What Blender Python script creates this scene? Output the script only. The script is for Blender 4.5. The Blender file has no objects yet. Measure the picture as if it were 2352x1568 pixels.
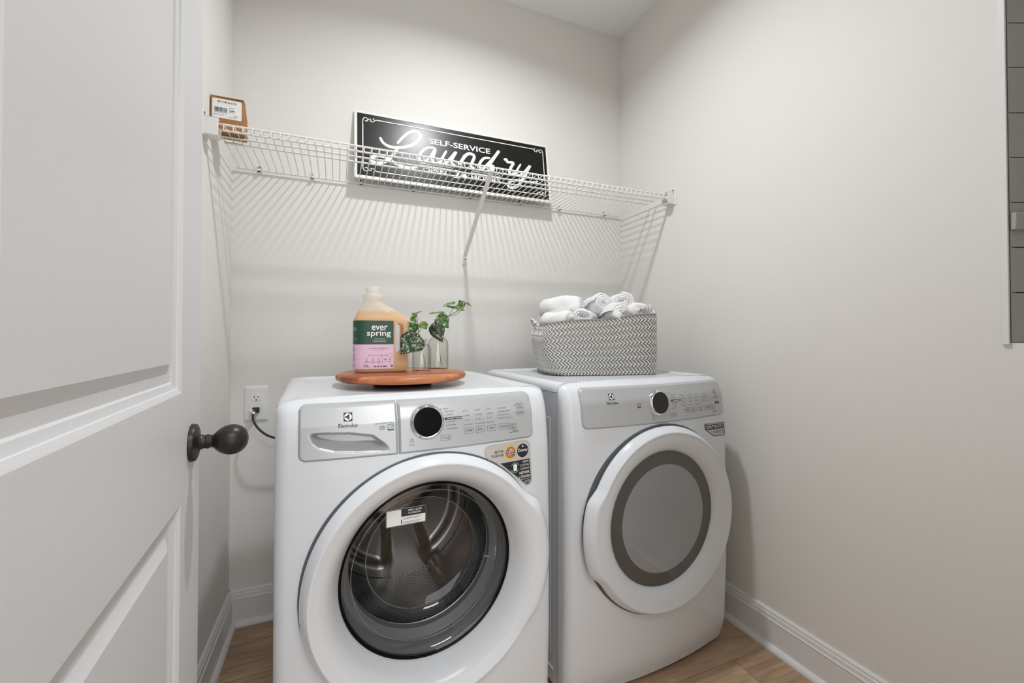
import bpy, bmesh, math, random
from mathutils import Vector, Matrix
random.seed(7)
PI = math.pi
SC = bpy.context.scene
COL = SC.collection

# ------------------------------------------------------------------ camera
cam_d = bpy.data.cameras.new('camera')
cam_d.sensor_width = 36.0
cam_d.lens = 14.98
cam_d.shift_y = -25.0 / 2352
cam_d.clip_start = 0.02
cam = bpy.data.objects.new('camera', cam_d)
COL.objects.link(cam)
cam.location = (0, 0, 1.1024)
cam.rotation_euler = (math.radians(90.7386), 0, math.radians(-22.317))
SC.camera = cam

# ------------------------------------------------------------------ light and exposure
W = bpy.data.worlds.new('world'); SC.world = W; W.use_nodes = True
W.node_tree.nodes['Background'].inputs[0].default_value = (1.0, 0.98, 0.95, 1)
W.node_tree.nodes['Background'].inputs[1].default_value = 0.35
SC.view_settings.view_transform = 'Standard'
SC.view_settings.look = 'None'
SC.view_settings.exposure = 0.04
SC.view_settings.gamma = 1.0
SC.view_settings.use_curve_mapping = False
LX, LY = 0.50, 1.08
def lamp(name, kind, loc, power, size, color=(1, .97, .93), rot=(0, 0, 0)):
    d = bpy.data.lights.new(name, kind); d.energy = power; d.color = color
    if kind == 'AREA':
        d.shape = 'RECTANGLE'; d.size, d.size_y = size
    else:
        d.shadow_soft_size = size
    o = bpy.data.objects.new(name, d); COL.objects.link(o); o.location = loc; o.rotation_euler = rot
    return o
kl = lamp('ceiling_disc_light', 'AREA', (LX, LY, 2.722), 14.0, (.10, .10), (.965, .985, 1)); kl.data.shape = 'DISK'; kl.data.spread = math.radians(152)
lamp('hall_fill_overhead', 'AREA', (.4, -1.0, 2.72), 28, (1.0, .6), (1, 1, 1))  # unseen fill lamp, added so light spills in through the doorway
lamp('hall_fill_rear', 'AREA', (.10, -1.86, 1.15), 22, (1.5, 1.7), (.93, .97, 1.0), (math.radians(90), 0, 0))  # added fill panel behind the camera, brightens walls and lower parts

# ------------------------------------------------------------------ room measures
XL, XR, YB, HC = -0.3766, 1.4349, 1.9245, 2.743
YF0, YF1 = .06, .17                                    # front wall with the doorway the camera stands in

# ------------------------------------------------------------------ helpers
def nd(nt, t, **kw):
    n = nt.nodes.new(t)
    for k, v in kw.items(): setattr(n, k, v)
    return n
def srgb(r, g, b):
    f = lambda c: (c / 255 / 12.92) if c / 255 <= .04045 else ((c / 255 + .055) / 1.055) ** 2.4
    return (f(r), f(g), f(b), 1)
def mat(name, rgb, rough=.5, metal=0, spec=.5, bump=0, bscale=200, coat=0, var=0, vscale=3, **kw):
    m = bpy.data.materials.new(name); m.use_nodes = True
    nt = m.node_tree; p = nt.nodes['Principled BSDF']
    c = srgb(*rgb)
    p.inputs['Base Color'].default_value = c
    p.inputs['Roughness'].default_value = rough
    p.inputs['Metallic'].default_value = metal
    p.inputs['Specular IOR Level'].default_value = spec
    p.inputs['Coat Weight'].default_value = coat
    p.inputs['Coat Roughness'].default_value = .05
    for k, v in kw.items(): p.inputs[k.replace('_', ' ')].default_value = v
    tc = nd(nt, 'ShaderNodeTexCoord')
    n = nd(nt, 'ShaderNodeTexNoise'); n.inputs['Scale'].default_value = vscale; n.inputs['Detail'].default_value = 3
    nt.links.new(tc.outputs['Object'], n.inputs['Vector'])
    mx = nd(nt, 'ShaderNodeMix', data_type='RGBA')
    lo = tuple(x * (1 - var) for x in c[:3]) + (1,)
    mx.inputs[6].default_value = lo; mx.inputs[7].default_value = c
    nt.links.new(n.outputs['Fac'], mx.inputs[0]); nt.links.new(mx.outputs[2], p.inputs['Base Color'])
    if bump:
        b = nd(nt, 'ShaderNodeTexNoise'); b.inputs['Scale'].default_value = bscale; b.inputs['Detail'].default_value = 2
        nt.links.new(tc.outputs['Object'], b.inputs['Vector'])
        bp = nd(nt, 'ShaderNodeBump'); bp.inputs['Strength'].default_value = bump; bp.inputs['Distance'].default_value = .002
        nt.links.new(b.outputs['Fac'], bp.inputs['Height']); nt.links.new(bp.outputs['Normal'], p.inputs['Normal'])
    return m
def glass_mat(name, tint, refl=.05, rough=.0, gain=1.0, edge=.6, dark=0, haze=0, hcol=(.30, .30, .305, 1)):
    m = bpy.data.materials.new(name); m.use_nodes = True; nt = m.node_tree; nt.nodes.clear()
    o = nd(nt, 'ShaderNodeOutputMaterial'); mx = nd(nt, 'ShaderNodeMixShader')
    t = nd(nt, 'ShaderNodeBsdfTransparent'); t.inputs[0].default_value = tint + (1,)
    g = nd(nt, 'ShaderNodeBsdfGlossy'); g.inputs['Roughness'].default_value = rough
    g.inputs[0].default_value = (gain, gain, gain, 1)
    # Schlick reflectance, the same from both faces of the thin sheet
    ge = nd(nt, 'ShaderNodeNewGeometry'); dt = nd(nt, 'ShaderNodeVectorMath', operation='DOT_PRODUCT')
    nt.links.new(ge.outputs['Normal'], dt.inputs[0]); nt.links.new(ge.outputs['Incoming'], dt.inputs[1])
    ab = nd(nt, 'ShaderNodeMath', operation='ABSOLUTE'); nt.links.new(dt.outputs['Value'], ab.inputs[0])
    on_ = nd(nt, 'ShaderNodeMath', operation='SUBTRACT'); on_.inputs[0].default_value = 1; nt.links.new(ab.outputs[0], on_.inputs[1])
    pw = nd(nt, 'ShaderNodeMath', operation='POWER'); pw.inputs[1].default_value = 4.5; nt.links.new(on_.outputs[0], pw.inputs[0])
    f = nd(nt, 'ShaderNodeMath', operation='MULTIPLY_ADD'); f.inputs[1].default_value = edge; f.inputs[2].default_value = refl; nt.links.new(pw.outputs[0], f.inputs[0])
    p2 = nd(nt, 'ShaderNodeMath', operation='POWER'); p2.inputs[1].default_value = 2.2; nt.links.new(on_.outputs[0], p2.inputs[0])
    tm = nd(nt, 'ShaderNodeMix', data_type='RGBA'); tm.inputs[6].default_value = tint + (1,); tm.inputs[7].default_value = tuple(c*(1-dark) for c in tint) + (1,)
    nt.links.new(p2.outputs[0], tm.inputs[0]); nt.links.new(tm.outputs[2], t.inputs[0])      # longer way through the glass near its outline
    nt.links.new(f.outputs[0], mx.inputs[0]); nt.links.new(g.outputs[0], mx.inputs[2])
    if haze:
        df = nd(nt, 'ShaderNodeBsdfDiffuse'); df.inputs[0].default_value = hcol
        m2 = nd(nt, 'ShaderNodeMixShader'); m2.inputs[0].default_value = haze
        nt.links.new(t.outputs[0], m2.inputs[1]); nt.links.new(df.outputs[0], m2.inputs[2]); nt.links.new(m2.outputs[0], mx.inputs[1])
    else: nt.links.new(t.outputs[0], mx.inputs[1])
    nt.links.new(mx.outputs[0], o.inputs[0])
    return m

class MB:
    """collects shapes, then build() links them as one mesh object"""
    def __init__(s): s.v = []; s.f = []; s.sm = []; s.uv = {}
    def add(s, vs, fs, smooth=False):
        o = len(s.v); s.v += [tuple(v) for v in vs]
        for f in fs: s.f.append([i + o for i in f]); s.sm.append(smooth)
        return o
    def box(s, a, b, M=None):
        x0, y0, z0 = a; x1, y1, z1 = b
        vs = [Vector(p) for p in ((x0,y0,z0),(x1,y0,z0),(x1,y1,z0),(x0,y1,z0),(x0,y0,z1),(x1,y0,z1),(x1,y1,z1),(x0,y1,z1))]
        if M is not None: vs = [M @ v for v in vs]
        s.add(vs, [(0,3,2,1),(4,5,6,7),(0,1,5,4),(1,2,6,5),(2,3,7,6),(3,0,4,7)])
        return s
    def grid(s, rows, closed_u=False, closed_v=False, smooth=True, uvs=None):
        n, m = len(rows), len(rows[0]); o = len(s.v)
        for r in rows: s.v += [tuple(p) for p in r]
        for i in range(n if closed_v else n - 1):
            for j in range(m if closed_u else m - 1):
                i2, j2 = (i + 1) % n, (j + 1) % m
                s.f.append([o+i*m+j, o+i*m+j2, o+i2*m+j2, o+i2*m+j]); s.sm.append(smooth)
        return o
    def tube(s, path, r, n=8, caps=True, closed=False, smooth=True, flat=None):
        P = [Vector(p) for p in path]; N = len(P); rows = []
        t0 = (P[1] - P[0]).normalized()
        u = t0.orthogonal().normalized(); prev = t0
        for i, p in enumerate(P):
            if closed: t = (P[(i+1) % N] - P[i-1]).normalized()
            elif i == 0: t = t0
            elif i == N-1: t = (P[-1] - P[-2]).normalized()
            else: t = ((P[i+1] - p).normalized() + (p - P[i-1]).normalized()).normalized()
            u = (prev.rotation_difference(t) @ u); u = (u - t * u.dot(t)).normalized(); prev = t
            w = t.cross(u); rr = r[i] if isinstance(r, (list, tuple)) else r
            rows.append([p + (u * math.cos(a) + w * math.sin(a)) * rr for a in (2*PI*k/n for k in range(n))])
        o = s.grid(rows, closed_u=True, closed_v=closed, smooth=smooth)
        if caps and not closed:
            s.f.append(list(range(o + n - 1, o - 1, -1))); s.sm.append(False)
            s.f.append(list(range(o + (N-1)*n, o + N*n))); s.sm.append(False)
        return s
    def cyl(s, a, b, r, n=16, r2=None):
        return s.tube([a, b], [r, r if r2 is None else r2], n)
    def lathe(s, prof, n=48, M=None, rad=None, caps=False, close=False):
        """prof: (r, h) pairs turned about local z; M maps to place"""
        rows = []
        for r, h in prof:
            row = []
            for k in range(n):
                a = 2*PI*k/n; rr = r if rad is None else rad(r, h, a)
                p = Vector((rr*math.cos(a), rr*math.sin(a), h)); row.append(M @ p if M is not None else p)
            rows.append(row)
        o = s.grid(rows, closed_u=True, closed_v=close)
        if caps:
            m = len(prof)
            s.f.append(list(range(o+n-1, o-1, -1))); s.sm.append(False)
            s.f.append(list(range(o+(m-1)*n, o+m*n))); s.sm.append(False)
        return s
    def prism(s, poly, fn0, fn1, smooth=False):
        """poly of 2-D points, fn0/fn1 map a point to the two ends"""
        n = len(poly); a = [fn0(p) for p in poly]; b = [fn1(p) for p in poly]
        fs = [list(range(n-1, -1, -1)), list(range(n, 2*n))] + [(i, (i+1) % n, n+(i+1) % n, n+i) for i in range(n)]
        s.add(a + b, fs, smooth); return s
    def build(s, name, m, parent=None, bevel=0, seg=2, fixn=True, angle=40):
        me = bpy.data.meshes.new(name); me.from_pydata(s.v, [], s.f)
        if fixn:
            bm = bmesh.new(); bm.from_mesh(me)
            bmesh.ops.recalc_face_normals(bm, faces=bm.faces); bm.to_mesh(me); bm.free()
        for p, k in zip(me.polygons, s.sm): p.use_smooth = k
        if s.sm and any(s.sm): me.set_sharp_from_angle(angle=math.radians(angle))
        me.materials.append(m)
        o = bpy.data.objects.new(name, me); COL.objects.link(o)
        if parent is not None: o.parent = parent
        if bevel:
            b = o.modifiers.new('bevel', 'BEVEL'); b.width = bevel; b.segments = seg; b.limit_method = 'ANGLE'; b.angle_limit = math.radians(35)
            b.harden_normals = False
            for p in me.polygons: p.use_smooth = True
            me.set_sharp_from_angle(angle=math.radians(50))
        return o
def tag(o, label, cat, group=None, kind=None):
    if label: o['label'] = label
    if cat: o['category'] = cat
    if group: o['group'] = group
    if kind: o['kind'] = kind
    return o
def struct(o, label=None, cat=None):
    o['kind'] = 'structure'
    if label: o['label'] = label
    if cat: o['category'] = cat
    return o
def stuff(o):
    o['kind'] = 'stuff'; return o
def empty(name, loc=(0, 0, 0), rz=0, rx=0):
    o = bpy.data.objects.new(name, None); COL.objects.link(o); o.empty_display_size = .05
    o.location = loc; o.rotation_euler = (rx, 0, rz); return o
def copy_part(o, parent, loc=None):
    c = o.copy(); COL.objects.link(c); c.parent = parent
    if loc is not None: c.location = loc
    return c
def cut(o, cutters):
    """boolean difference, applied"""
    for c in cutters:
        b = o.modifiers.new('cut', 'BOOLEAN'); b.operation = 'DIFFERENCE'; b.object = c; b.solver = 'EXACT'
    bpy.context.view_layer.update()
    dg = bpy.context.evaluated_depsgraph_get()
    me = bpy.data.meshes.new_from_object(o.evaluated_get(dg))
    o.modifiers.clear(); old = o.data; o.data = me; me.name = old.name
    for c in cutters: bpy.data.objects.remove(c)
    return o
# lettering: built-in font turned into flat outlines, fitted to a box
_txt = {}
def T(s, bold=0):
    k = (s, bold)
    if k not in _txt: preload([k])
    return _txt[k]
def preload(keys):
    obs = []
    for s, bold in keys:
        if (s, bold) in _txt: continue
        c = bpy.data.curves.new('t', 'FONT'); c.body = s; c.offset = bold; c.resolution_u = 3; c.fill_mode = 'FRONT'
        o = bpy.data.objects.new('t', c); COL.objects.link(o); obs.append(((s, bold), o))
    bpy.context.view_layer.update(); dg = bpy.context.evaluated_depsgraph_get()
    for k, o in obs:
        me = bpy.data.meshes.new_from_object(o.evaluated_get(dg))
        v = [(p.co.x, p.co.y) for p in me.vertices]; f = [list(p.vertices) for p in me.polygons]
        x0 = min(p[0] for p in v); x1 = max(p[0] for p in v); y0 = min(p[1] for p in v); y1 = max(p[1] for p in v)
        _txt[k] = ([((p[0]-x0)/(x1-x0), (p[1]-y0)/(y1-y0)) for p in v], f, (x1-x0)/(y1-y0))
        cu = o.data; bpy.data.objects.remove(o); bpy.data.curves.remove(cu); bpy.data.meshes.remove(me)
def put(mb, s, x, z, w=None, h=None, fn=None, bold=0, slant=0):
    """text with lower left corner (x, z), width w and/or height h, through the mapping fn(x, z) -> 3-D"""
    v, f, asp = T(s, bold)
    if w is None: w = h * asp
    if h is None: h = w / asp
    mb.add([fn(x + p[0]*w + slant*p[1]*h, z + p[1]*h) for p in v], f)
def rect(mb, x0, z0, x1, z1, fn): mb.add([fn(x0, z0), fn(x1, z0), fn(x1, z1), fn(x0, z1)], [(0, 1, 2, 3)])
def ring2(mb, pts, wd, fn, closed=True):
    """flat line of width wd along 2-D pts"""
    n = len(pts); L = []; R = []
    for i in range(n):
        a = pts[(i-1) % n] if closed or i > 0 else pts[i]; b = pts[(i+1) % n] if closed or i < n-1 else pts[i]
        dx, dz = b[0]-a[0], b[1]-a[1]; l = math.hypot(dx, dz) or 1; nx, nz = -dz/l, dx/l
        ww = (wd[i] if isinstance(wd, (list, tuple)) else wd) / 2
        L.append(fn(pts[i][0]+nx*ww, pts[i][1]+nz*ww)); R.append(fn(pts[i][0]-nx*ww, pts[i][1]-nz*ww))
    m = n if closed else n-1
    mb.add(L + R, [(i, (i+1) % n, n+(i+1) % n, n+i) for i in range(m)])
def rrect(x0, z0, x1, z1, r, n=4):
    out = []
    for cx, cz, a0 in ((x1-r, z0+r, -PI/2), (x1-r, z1-r, 0), (x0+r, z1-r, PI/2), (x0+r, z0+r, PI)):
        for k in range(n+1):
            a = a0 + PI/2*k/n; out.append((cx + r*math.cos(a), cz + r*math.sin(a)))
    return out
def circ(cx, cz, r, n=24, a0=0, a1=2*PI): return [(cx + r*math.cos(a0+(a1-a0)*k/n), cz + r*math.sin(a0+(a1-a0)*k/n)) for k in range(n if abs(a1-a0-2*PI) < 1e-6 else n+1)]
def disc(mb, poly, fn): mb.add([fn(*p) for p in poly], [list(range(len(poly)))])
def cfill(mb, poly, fn, nx=18, nz=8):
    """fill an x-monotone outline with a grid, so that it follows a curved face"""
    x0 = min(p[0] for p in poly); x1 = max(p[0] for p in poly); n = len(poly); rows = []
    xs = sorted(set([x0 + (x1-x0)*(k+.001)/(nx+.002) for k in range(nx+1)] + [min(max(p[0], x0+1e-5), x1-1e-5) for p in poly]))
    for x in xs:
        zz = []
        for i in range(n):
            a, c = poly[i], poly[(i+1) % n]
            if (a[0]-x)*(c[0]-x) <= 0 and a[0] != c[0]: zz.append(a[1] + (c[1]-a[1])*(x-a[0])/(c[0]-a[0]))
        lo, hi = min(zz), max(zz); rows.append([fn(x, lo+(hi-lo)*k/nz) for k in range(nz+1)])
    mb.grid(rows, smooth=False)
def smooth_path(pts, k=6):
    """Catmull-Rom through 2-D or 3-D points"""
    P = [Vector(p if len(p) == 3 else (p[0], p[1], 0)) for p in pts]; out = []
    for i in range(len(P)-1):
        p0, p1, p2, p3 = P[max(i-1, 0)], P[i], P[i+1], P[min(i+2, len(P)-1)]
        for j in range(k):
            t = j/k
            out.append(.5*((2*p1)+(p2-p0)*t+(2*p0-5*p1+4*p2-p3)*t*t+(3*p1-p0-3*p2+p3)*t**3))
    out.append(P[-1]); return out
def lerp_table(z, Z, V):
    if z <= Z[0]: return V[0]
    for i in range(len(Z)-1):
        if z <= Z[i+1]: return V[i] + (V[i+1]-V[i]) * (z-Z[i]) / (Z[i+1]-Z[i])
    return V[-1]
def sstep(a, b, x):
    t = max(0, min(1, (x-a)/(b-a))); return t*t*(3-2*t)

# ------------------------------------------------------------------ materials
m_wall = mat('wall_paint', (235, 233, 229), .75, spec=.25, bump=.12, bscale=260, var=.015)
m_ceil = mat('ceiling_paint', (248, 248, 246), .85, spec=.2, bump=.1, bscale=200, var=.01)
m_trim = mat('trim_paint', (234, 234, 234), .32, spec=.4, var=.01)
m_door = mat('door_paint', (215, 216, 218), .42, spec=.4, bump=.05, bscale=350, var=.015)
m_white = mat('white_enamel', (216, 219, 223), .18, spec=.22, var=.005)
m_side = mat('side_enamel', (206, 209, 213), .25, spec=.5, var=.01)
m_panel = mat('silver_plastic', (184, 186, 188), .3, metal=.15, spec=.5, var=.01)
m_ink = mat('grey_print', (74, 76, 80), .5)
m_inkd = mat('dark_print', (38, 40, 46), .45)
m_inkw = mat('white_print', (238, 238, 236), .5)
m_chrome = mat('chrome', (225, 226, 228), .08, metal=1)
m_blackgl = mat('black_gloss', (15, 16, 18), .1, spec=.07)
m_darkdial = mat('dark_dial', (52, 51, 51), .3, spec=.2)
m_rubber = mat('grey_rubber', (104, 106, 108), .45, spec=.4, var=.05)
m_dkrub = mat('dark_rubber', (52, 54, 57), .55, var=.05)
m_steel = mat('brushed_steel', (150, 150, 151), .27, metal=1, var=.1, vscale=8)
m_black = mat('black_metal', (46, 45, 44), .38, metal=.4, spec=.5, var=.15, vscale=30)
m_wire = mat('white_vinyl_wire', (236, 236, 232), .35, spec=.5, var=.01)
m_plastic = mat('white_plastic', (236, 236, 234), .4, spec=.4, var=.01)
m_screw = mat('dark_screw', (128, 126, 122), .4, metal=.5)

# ------------------------------------------------------------------ room shell
b = MB(); b.box((XL-.1, YB, -.05), (XR+.1, YB+.1, HC+.05)); struct(b.build('wall_back', m_wall))
b = MB(); b.box((XL-.1, YF1, -.05), (XL, YB, HC+.05)); struct(b.build('wall_left', m_wall))
NZ, NY = 1.0865, .472                                  # splayed recess in the right wall starts here
b = MB(); b.box((XR, NY, -.05), (XR+.1, YB, HC+.05)); b.box((XR, YF1, -.05), (XR+.1, NY, NZ)); struct(b.build('wall_right', m_wall))
DX0, DX1, DZ = -.20, .60, 2.06                         # doorway
b = MB(); b.box((-1.4, YF0, -.05), (DX0, YF1, HC+.05)); b.box((DX1, YF0, -.05), (2.4, YF1, HC+.05)); b.box((DX0, YF0, DZ), (DX1, YF1, HC+.05))
struct(b.build('wall_front', m_wall))
b = MB(); b.box((-1.5, -1.9, HC), (2.4, YB+.1, HC+.08)); struct(b.build('ceiling', m_ceil))
b = MB(); b.box((-1.5, -1.9, -.05), (-1.4, YF0, HC)); struct(b.build('wall_hall_left', m_wall))
b = MB(); b.box((2.3, -1.9, -.05), (2.4, YF0, HC)); struct(b.build('wall_hall_right', m_wall))
b = MB(); b.box((-1.5, -2.0, -.05), (-.67, -1.9, HC)); b.box((0.87, -2.0, -.05), (2.4, -1.9, HC)); b.box((-.67, -2.0, -.05), (0.87, -1.9, .28)); b.box((-.67, -2.0, 2.02), (0.87, -1.9, HC)); struct(b.build('wall_hall_rear', m_wall))
b = MB()
for x0, x1, z0, z1 in ((-.67, -.62, .28, 2.02), (0.82, 0.87, .28, 2.02), (-.67, 0.87, .28, .33), (-.67, 0.87, 1.97, 2.02), (-.62, 0.82, 1.13, 1.17)): b.box((x0, -1.96, z0), (x1, -1.89, z1))
struct(b.build('added_window_frame', m_trim))  # invented frame, added round the rear fill lamp
# splayed recess lined with grey boards
RD = Vector((math.cos(math.radians(22)), -math.sin(math.radians(22)), 0)); RN = Vector((RD.y, -RD.x, 0))   # RN points to the camera side
R0 = Vector((XR, NY, 0))
m_board = mat('grey_board', (176, 173, 169), .6, spec=.3, bump=.1, bscale=90, var=.05, vscale=12)
niche = empty('wall_recess', (XR, NY, NZ)); struct(niche, 'grey board lined recess in the right wall with a white edge strip', 'recess')
b = MB(); L_ = .80
for z0, z1 in ((0, HC-NZ),):
    p = [R0 - RN*.012, R0 + RD*L_ - RN*.012, R0 + RD*L_ - RN*.05, R0 - RN*.05 ]
    p = [q - Vector((XR, NY, 0)) for q in p]
    b.add([q + Vector((0, 0, z0)) for q in p] + [q + Vector((0, 0, z1)) for q in p], [(0,3,2,1),(4,5,6,7),(0,1,5,4),(1,2,6,5),(2,3,7,6),(3,0,4,7)])
b.build('backing', m_dkrub, niche)
b = MB(); p = [Vector((.001, 0, 0)), RD*L_, Vector((.001, YF1-NY, 0))]
b.add([q + Vector((0, 0, .0004)) for q in p], [(0, 1, 2)]); b.build('ledge', m_trim, niche)
zs = [0] + [z - NZ for z in (1.2028, 1.3075, 1.4117, 1.5159, 1.62, 1.7262, 1.8304, 1.9345, 2.0387, 2.143, 2.247, 2.351, 2.455, 2.559, 2.66)] + [HC - NZ]
def obox(mb, o, d, nrm, a, bb):
    """box in the frame o + d*x - nrm*y + z"""
    q = []
    for z in (a[2], bb[2]):
        for x, y in ((a[0], a[1]), (bb[0], a[1]), (bb[0], bb[1]), (a[0], bb[1])): q.append(o + d*x + nrm*y + Vector((0, 0, z)))
    mb.add(q, [(0,3,2,1),(4,5,6,7),(0,1,5,4),(1,2,6,5),(2,3,7,6),(3,0,4,7)])
for i in range(len(zs)-1):
    b = MB(); obox(b, Vector((0, 0, 0)), RD, RN, (.003, -.012, zs[i]+.0012), (L_, 0, zs[i+1]-.0012)); b.build('plank', m_board, niche)
for z0, z1 in ((1.3465-NZ, 1.386-NZ), (1.893-NZ, 1.935-NZ)):
    b = MB(); obox(b, Vector((0, 0, 0)), RD, RN, (.002, 0, z0), (L_, .012, z1)); b.build('ledge_board', m_board, niche, bevel=.002)
b = MB(); b.box((XR-.006, NY, NZ-.004), (XR+.004, NY+.0125, HC)); struct(b.build('trim_1', m_trim, bevel=.001))

# baseboards and shoe moulding
BP = [(0, 0), (.014, 0), (.014, .098), (.0158, .1005), (.0125, .104), (.0112, .117), (.0085, .1195), (.0085, .126), (.005, .1313), (0, .1313)]
SP = [(.0135, 0), (.029, 0), (.0288, .006), (.0262, .012), (.0215, .0168), (.0135, .019)]
def run(prof, a, bb, n):
    """extrude (depth, z) profile from a to bb, n = direction into the room"""
    mb = MB(); mb.prism(prof, lambda p: (a[0]+n[0]*p[0], a[1]+n[1]*p[0], p[1]), lambda p: (bb[0]+n[0]*p[0], bb[1]+n[1]*p[0], p[1])); return mb
for nm, a, bb, n in (('left', (XL, YF1), (XL, YB), (1, 0)), ('back', (XL, YB), (XR, YB), (0, -1)), ('right', (XR, YF1), (XR, YB), (-1, 0))):
    struct(run(BP, a, bb, n).build('baseboard_' + nm, m_trim)); struct(run(SP, a, bb, n).build('trim_2', m_trim))

# floor: boards running along the back wall, each a part
fl = empty('floor'); struct(fl)
def wood_mat(name, c1, c2, c3, ax=(9, 60, 60), rough=.45, wave=True):
    m = bpy.data.materials.new(name); m.use_nodes = True; nt = m.node_tree; p = nt.nodes['Principled BSDF']
    tc = nd(nt, 'ShaderNodeTexCoord'); oi = nd(nt, 'ShaderNodeObjectInfo')
    ad = nd(nt, 'ShaderNodeVectorMath', operation='ADD'); nt.links.new(tc.outputs['Object'], ad.inputs[0])
    mu = nd(nt, 'ShaderNodeVectorMath', operation='SCALE'); mu.inputs['Scale'].default_value = 7
    cx = nd(nt, 'ShaderNodeCombineXYZ'); nt.links.new(oi.outputs['Random'], cx.inputs[0]); nt.links.new(oi.outputs['Random'], cx.inputs[1]); nt.links.new(oi.outputs['Random'], cx.inputs[2])
    nt.links.new(cx.outputs[0], mu.inputs[0]); nt.links.new(mu.outputs[0], ad.inputs[1])
    mp = nd(nt, 'ShaderNodeMapping'); mp.inputs['Scale'].default_value = ax; nt.links.new(ad.outputs[0], mp.inputs['Vector'])
    n1 = nd(nt, 'ShaderNodeTexNoise'); n1.inputs['Scale'].default_value = .5; n1.inputs['Detail'].default_value = 6; n1.inputs['Distortion'].default_value = 1.2; nt.links.new(mp.outputs[0], n1.inputs['Vector'])
    n2 = nd(nt, 'ShaderNodeTexNoise'); n2.inputs['Scale'].default_value = 3.5; n2.inputs['Detail'].default_value = 4; nt.links.new(mp.outputs[0], n2.inputs['Vector'])
    r = nd(nt, 'ShaderNodeValToRGB'); nt.links.new(n1.outputs['Fac'], r.inputs[0])
    e = r.color_ramp.elements; e[0].position = .3; e[0].color = srgb(*c1); e[1].position = .72; e[1].color = srgb(*c3)
    k = e.new(.5); k.color = srgb(*c2)
    mx = nd(nt, 'ShaderNodeMix', data_type='RGBA', blend_type='MULTIPLY'); mx.inputs[0].default_value = .35
    r2 = nd(nt, 'ShaderNodeValToRGB'); r2.color_ramp.elements[0].position = .35; r2.color_ramp.elements[0].color = (.45, .42, .4, 1); r2.color_ramp.elements[1].position = .6
    nt.links.new(n2.outputs['Fac'], r2.inputs[0]); nt.links.new(r.outputs[0], mx.inputs[6]); nt.links.new(r2.outputs[0], mx.inputs[7])
    nt.links.new(mx.outputs[2], p.inputs['Base Color']); p.inputs['Roughness'].default_value = rough
    bp = nd(nt, 'ShaderNodeBump'); bp.inputs['Strength'].default_value = .08; bp.inputs['Distance'].default_value = .002
    nt.links.new(n2.outputs['Fac'], bp.inputs['Height']); nt.links.new(bp.outputs[0], p.inputs['Normal'])
    return m
m_floor = wood_mat('oak_plank', (160, 130, 103), (188, 157, 127), (208, 179, 149), (3, 22, 22))
b = MB(); b.box((-1.5, -1.9, -.06), (2.4, YB+.05, -.008)); b.build('subfloor', m_dkrub, fl)
PW = .182; edges = [1.070 + PW*k for k in range(-17, 6)]
pm = {}
for i in range(len(edges)-1):
    y0, y1 = edges[i], min(edges[i+1], YB+.02)
    xs = [1.2525 - 1.22*k + [0, .43, .81][i % 3] * (0 if i == 16 else 1) for k in range(-2, 4)]
    for xa in xs:
        x0, x1 = max(xa-1.22, -1.45), min(xa, 2.35)
        if x1 - x0 < .03: continue
        b = MB(); b.box((x0+.0006, y0+.0006, -.008), (x1-.0006, y1-.0006, 0)); b.build('plank', m_floor, fl, bevel=.0009, seg=1)

# ------------------------------------------------------------------ open door
A3 = math.radians(3.5)
door = empty('door_1', (-.2393, .97, 0), A3); struct(door, 'open white panel door with a black knob at the left wall', 'door')
# local: y runs along the door (0 at the free edge, negative to the hinge), +x is the visible face
DW, TH = .76, .035
rails = [(-DW, -.0), ]
y_o = -.130; yh = -DW + .130                            # panel openings between the stiles
ZO = [(1.0085, 1.93), (.19, .833)]                     # upper and lower opening
b = MB()
b.box((-TH, -DW, .012), (0, yh, 2.035)); b.box((-TH, y_o, .012), (0, 0, 2.035))
b.box((-TH, yh, .012), (0, y_o, ZO[1][0])); b.box((-TH, yh, ZO[1][1]), (0, y_o, ZO[0][0])); b.box((-TH, yh, ZO[0][1]), (0, y_o, 2.035))
b.build('door_frame', m_door, door)
ST = [(0, 0), (.002, .0), (.0045, -.001), (.010, -.0035), (.0105, -.006), (.020, -.0085), (.022, -.0115), (.036, -.0115), (.052, -.0045)]   # inset, depth
for z0, z1 in ZO:
    b = MB(); loops = []
    for s, d in ST: loops.append([(d, yh+s, z0+s), (d, y_o-s, z0+s), (d, y_o-s, z1-s), (d, yh+s, z1-s)])
    o = b.grid(loops, closed_u=True, smooth=False)
    k = len(loops)*4; b.f.append([k-4, k-3, k-2, k-1]); b.sm.append(False)
    b.box((-TH, yh, z0), (-.02, y_o, z1))
    b.build('panel', m_door, door)
kn = MB(); MX = Matrix.Translation((0, -.0635, .9155)) @ Matrix.Rotation(PI/2, 4, 'Y')
kn.lathe([(.0, 0), (.0325, 0), (.0325, .004), (.0312, .0075), (.026, .0095), (.0165, .0105), (.0135, .013), (.0118, .018), (.0112, .023)], 56, MX)
ros = kn.build('knob_rose', m_black, door)
kb = MB(); kb.lathe([(p.x, p.y) for p in smooth_path([(.0112, .021), (.0125, .0225), (.0125, .0255), (.0112, .027), (.0115, .032), (.0155, .036), (.0215, .043), (.0258, .052), (.0268, .060), (.0255, .068), (.0215, .076), (.0145, .0825), (.006, .0855), (0, .086)], 4)], 56, MX)
kb.build('knob', m_black, door)

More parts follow.
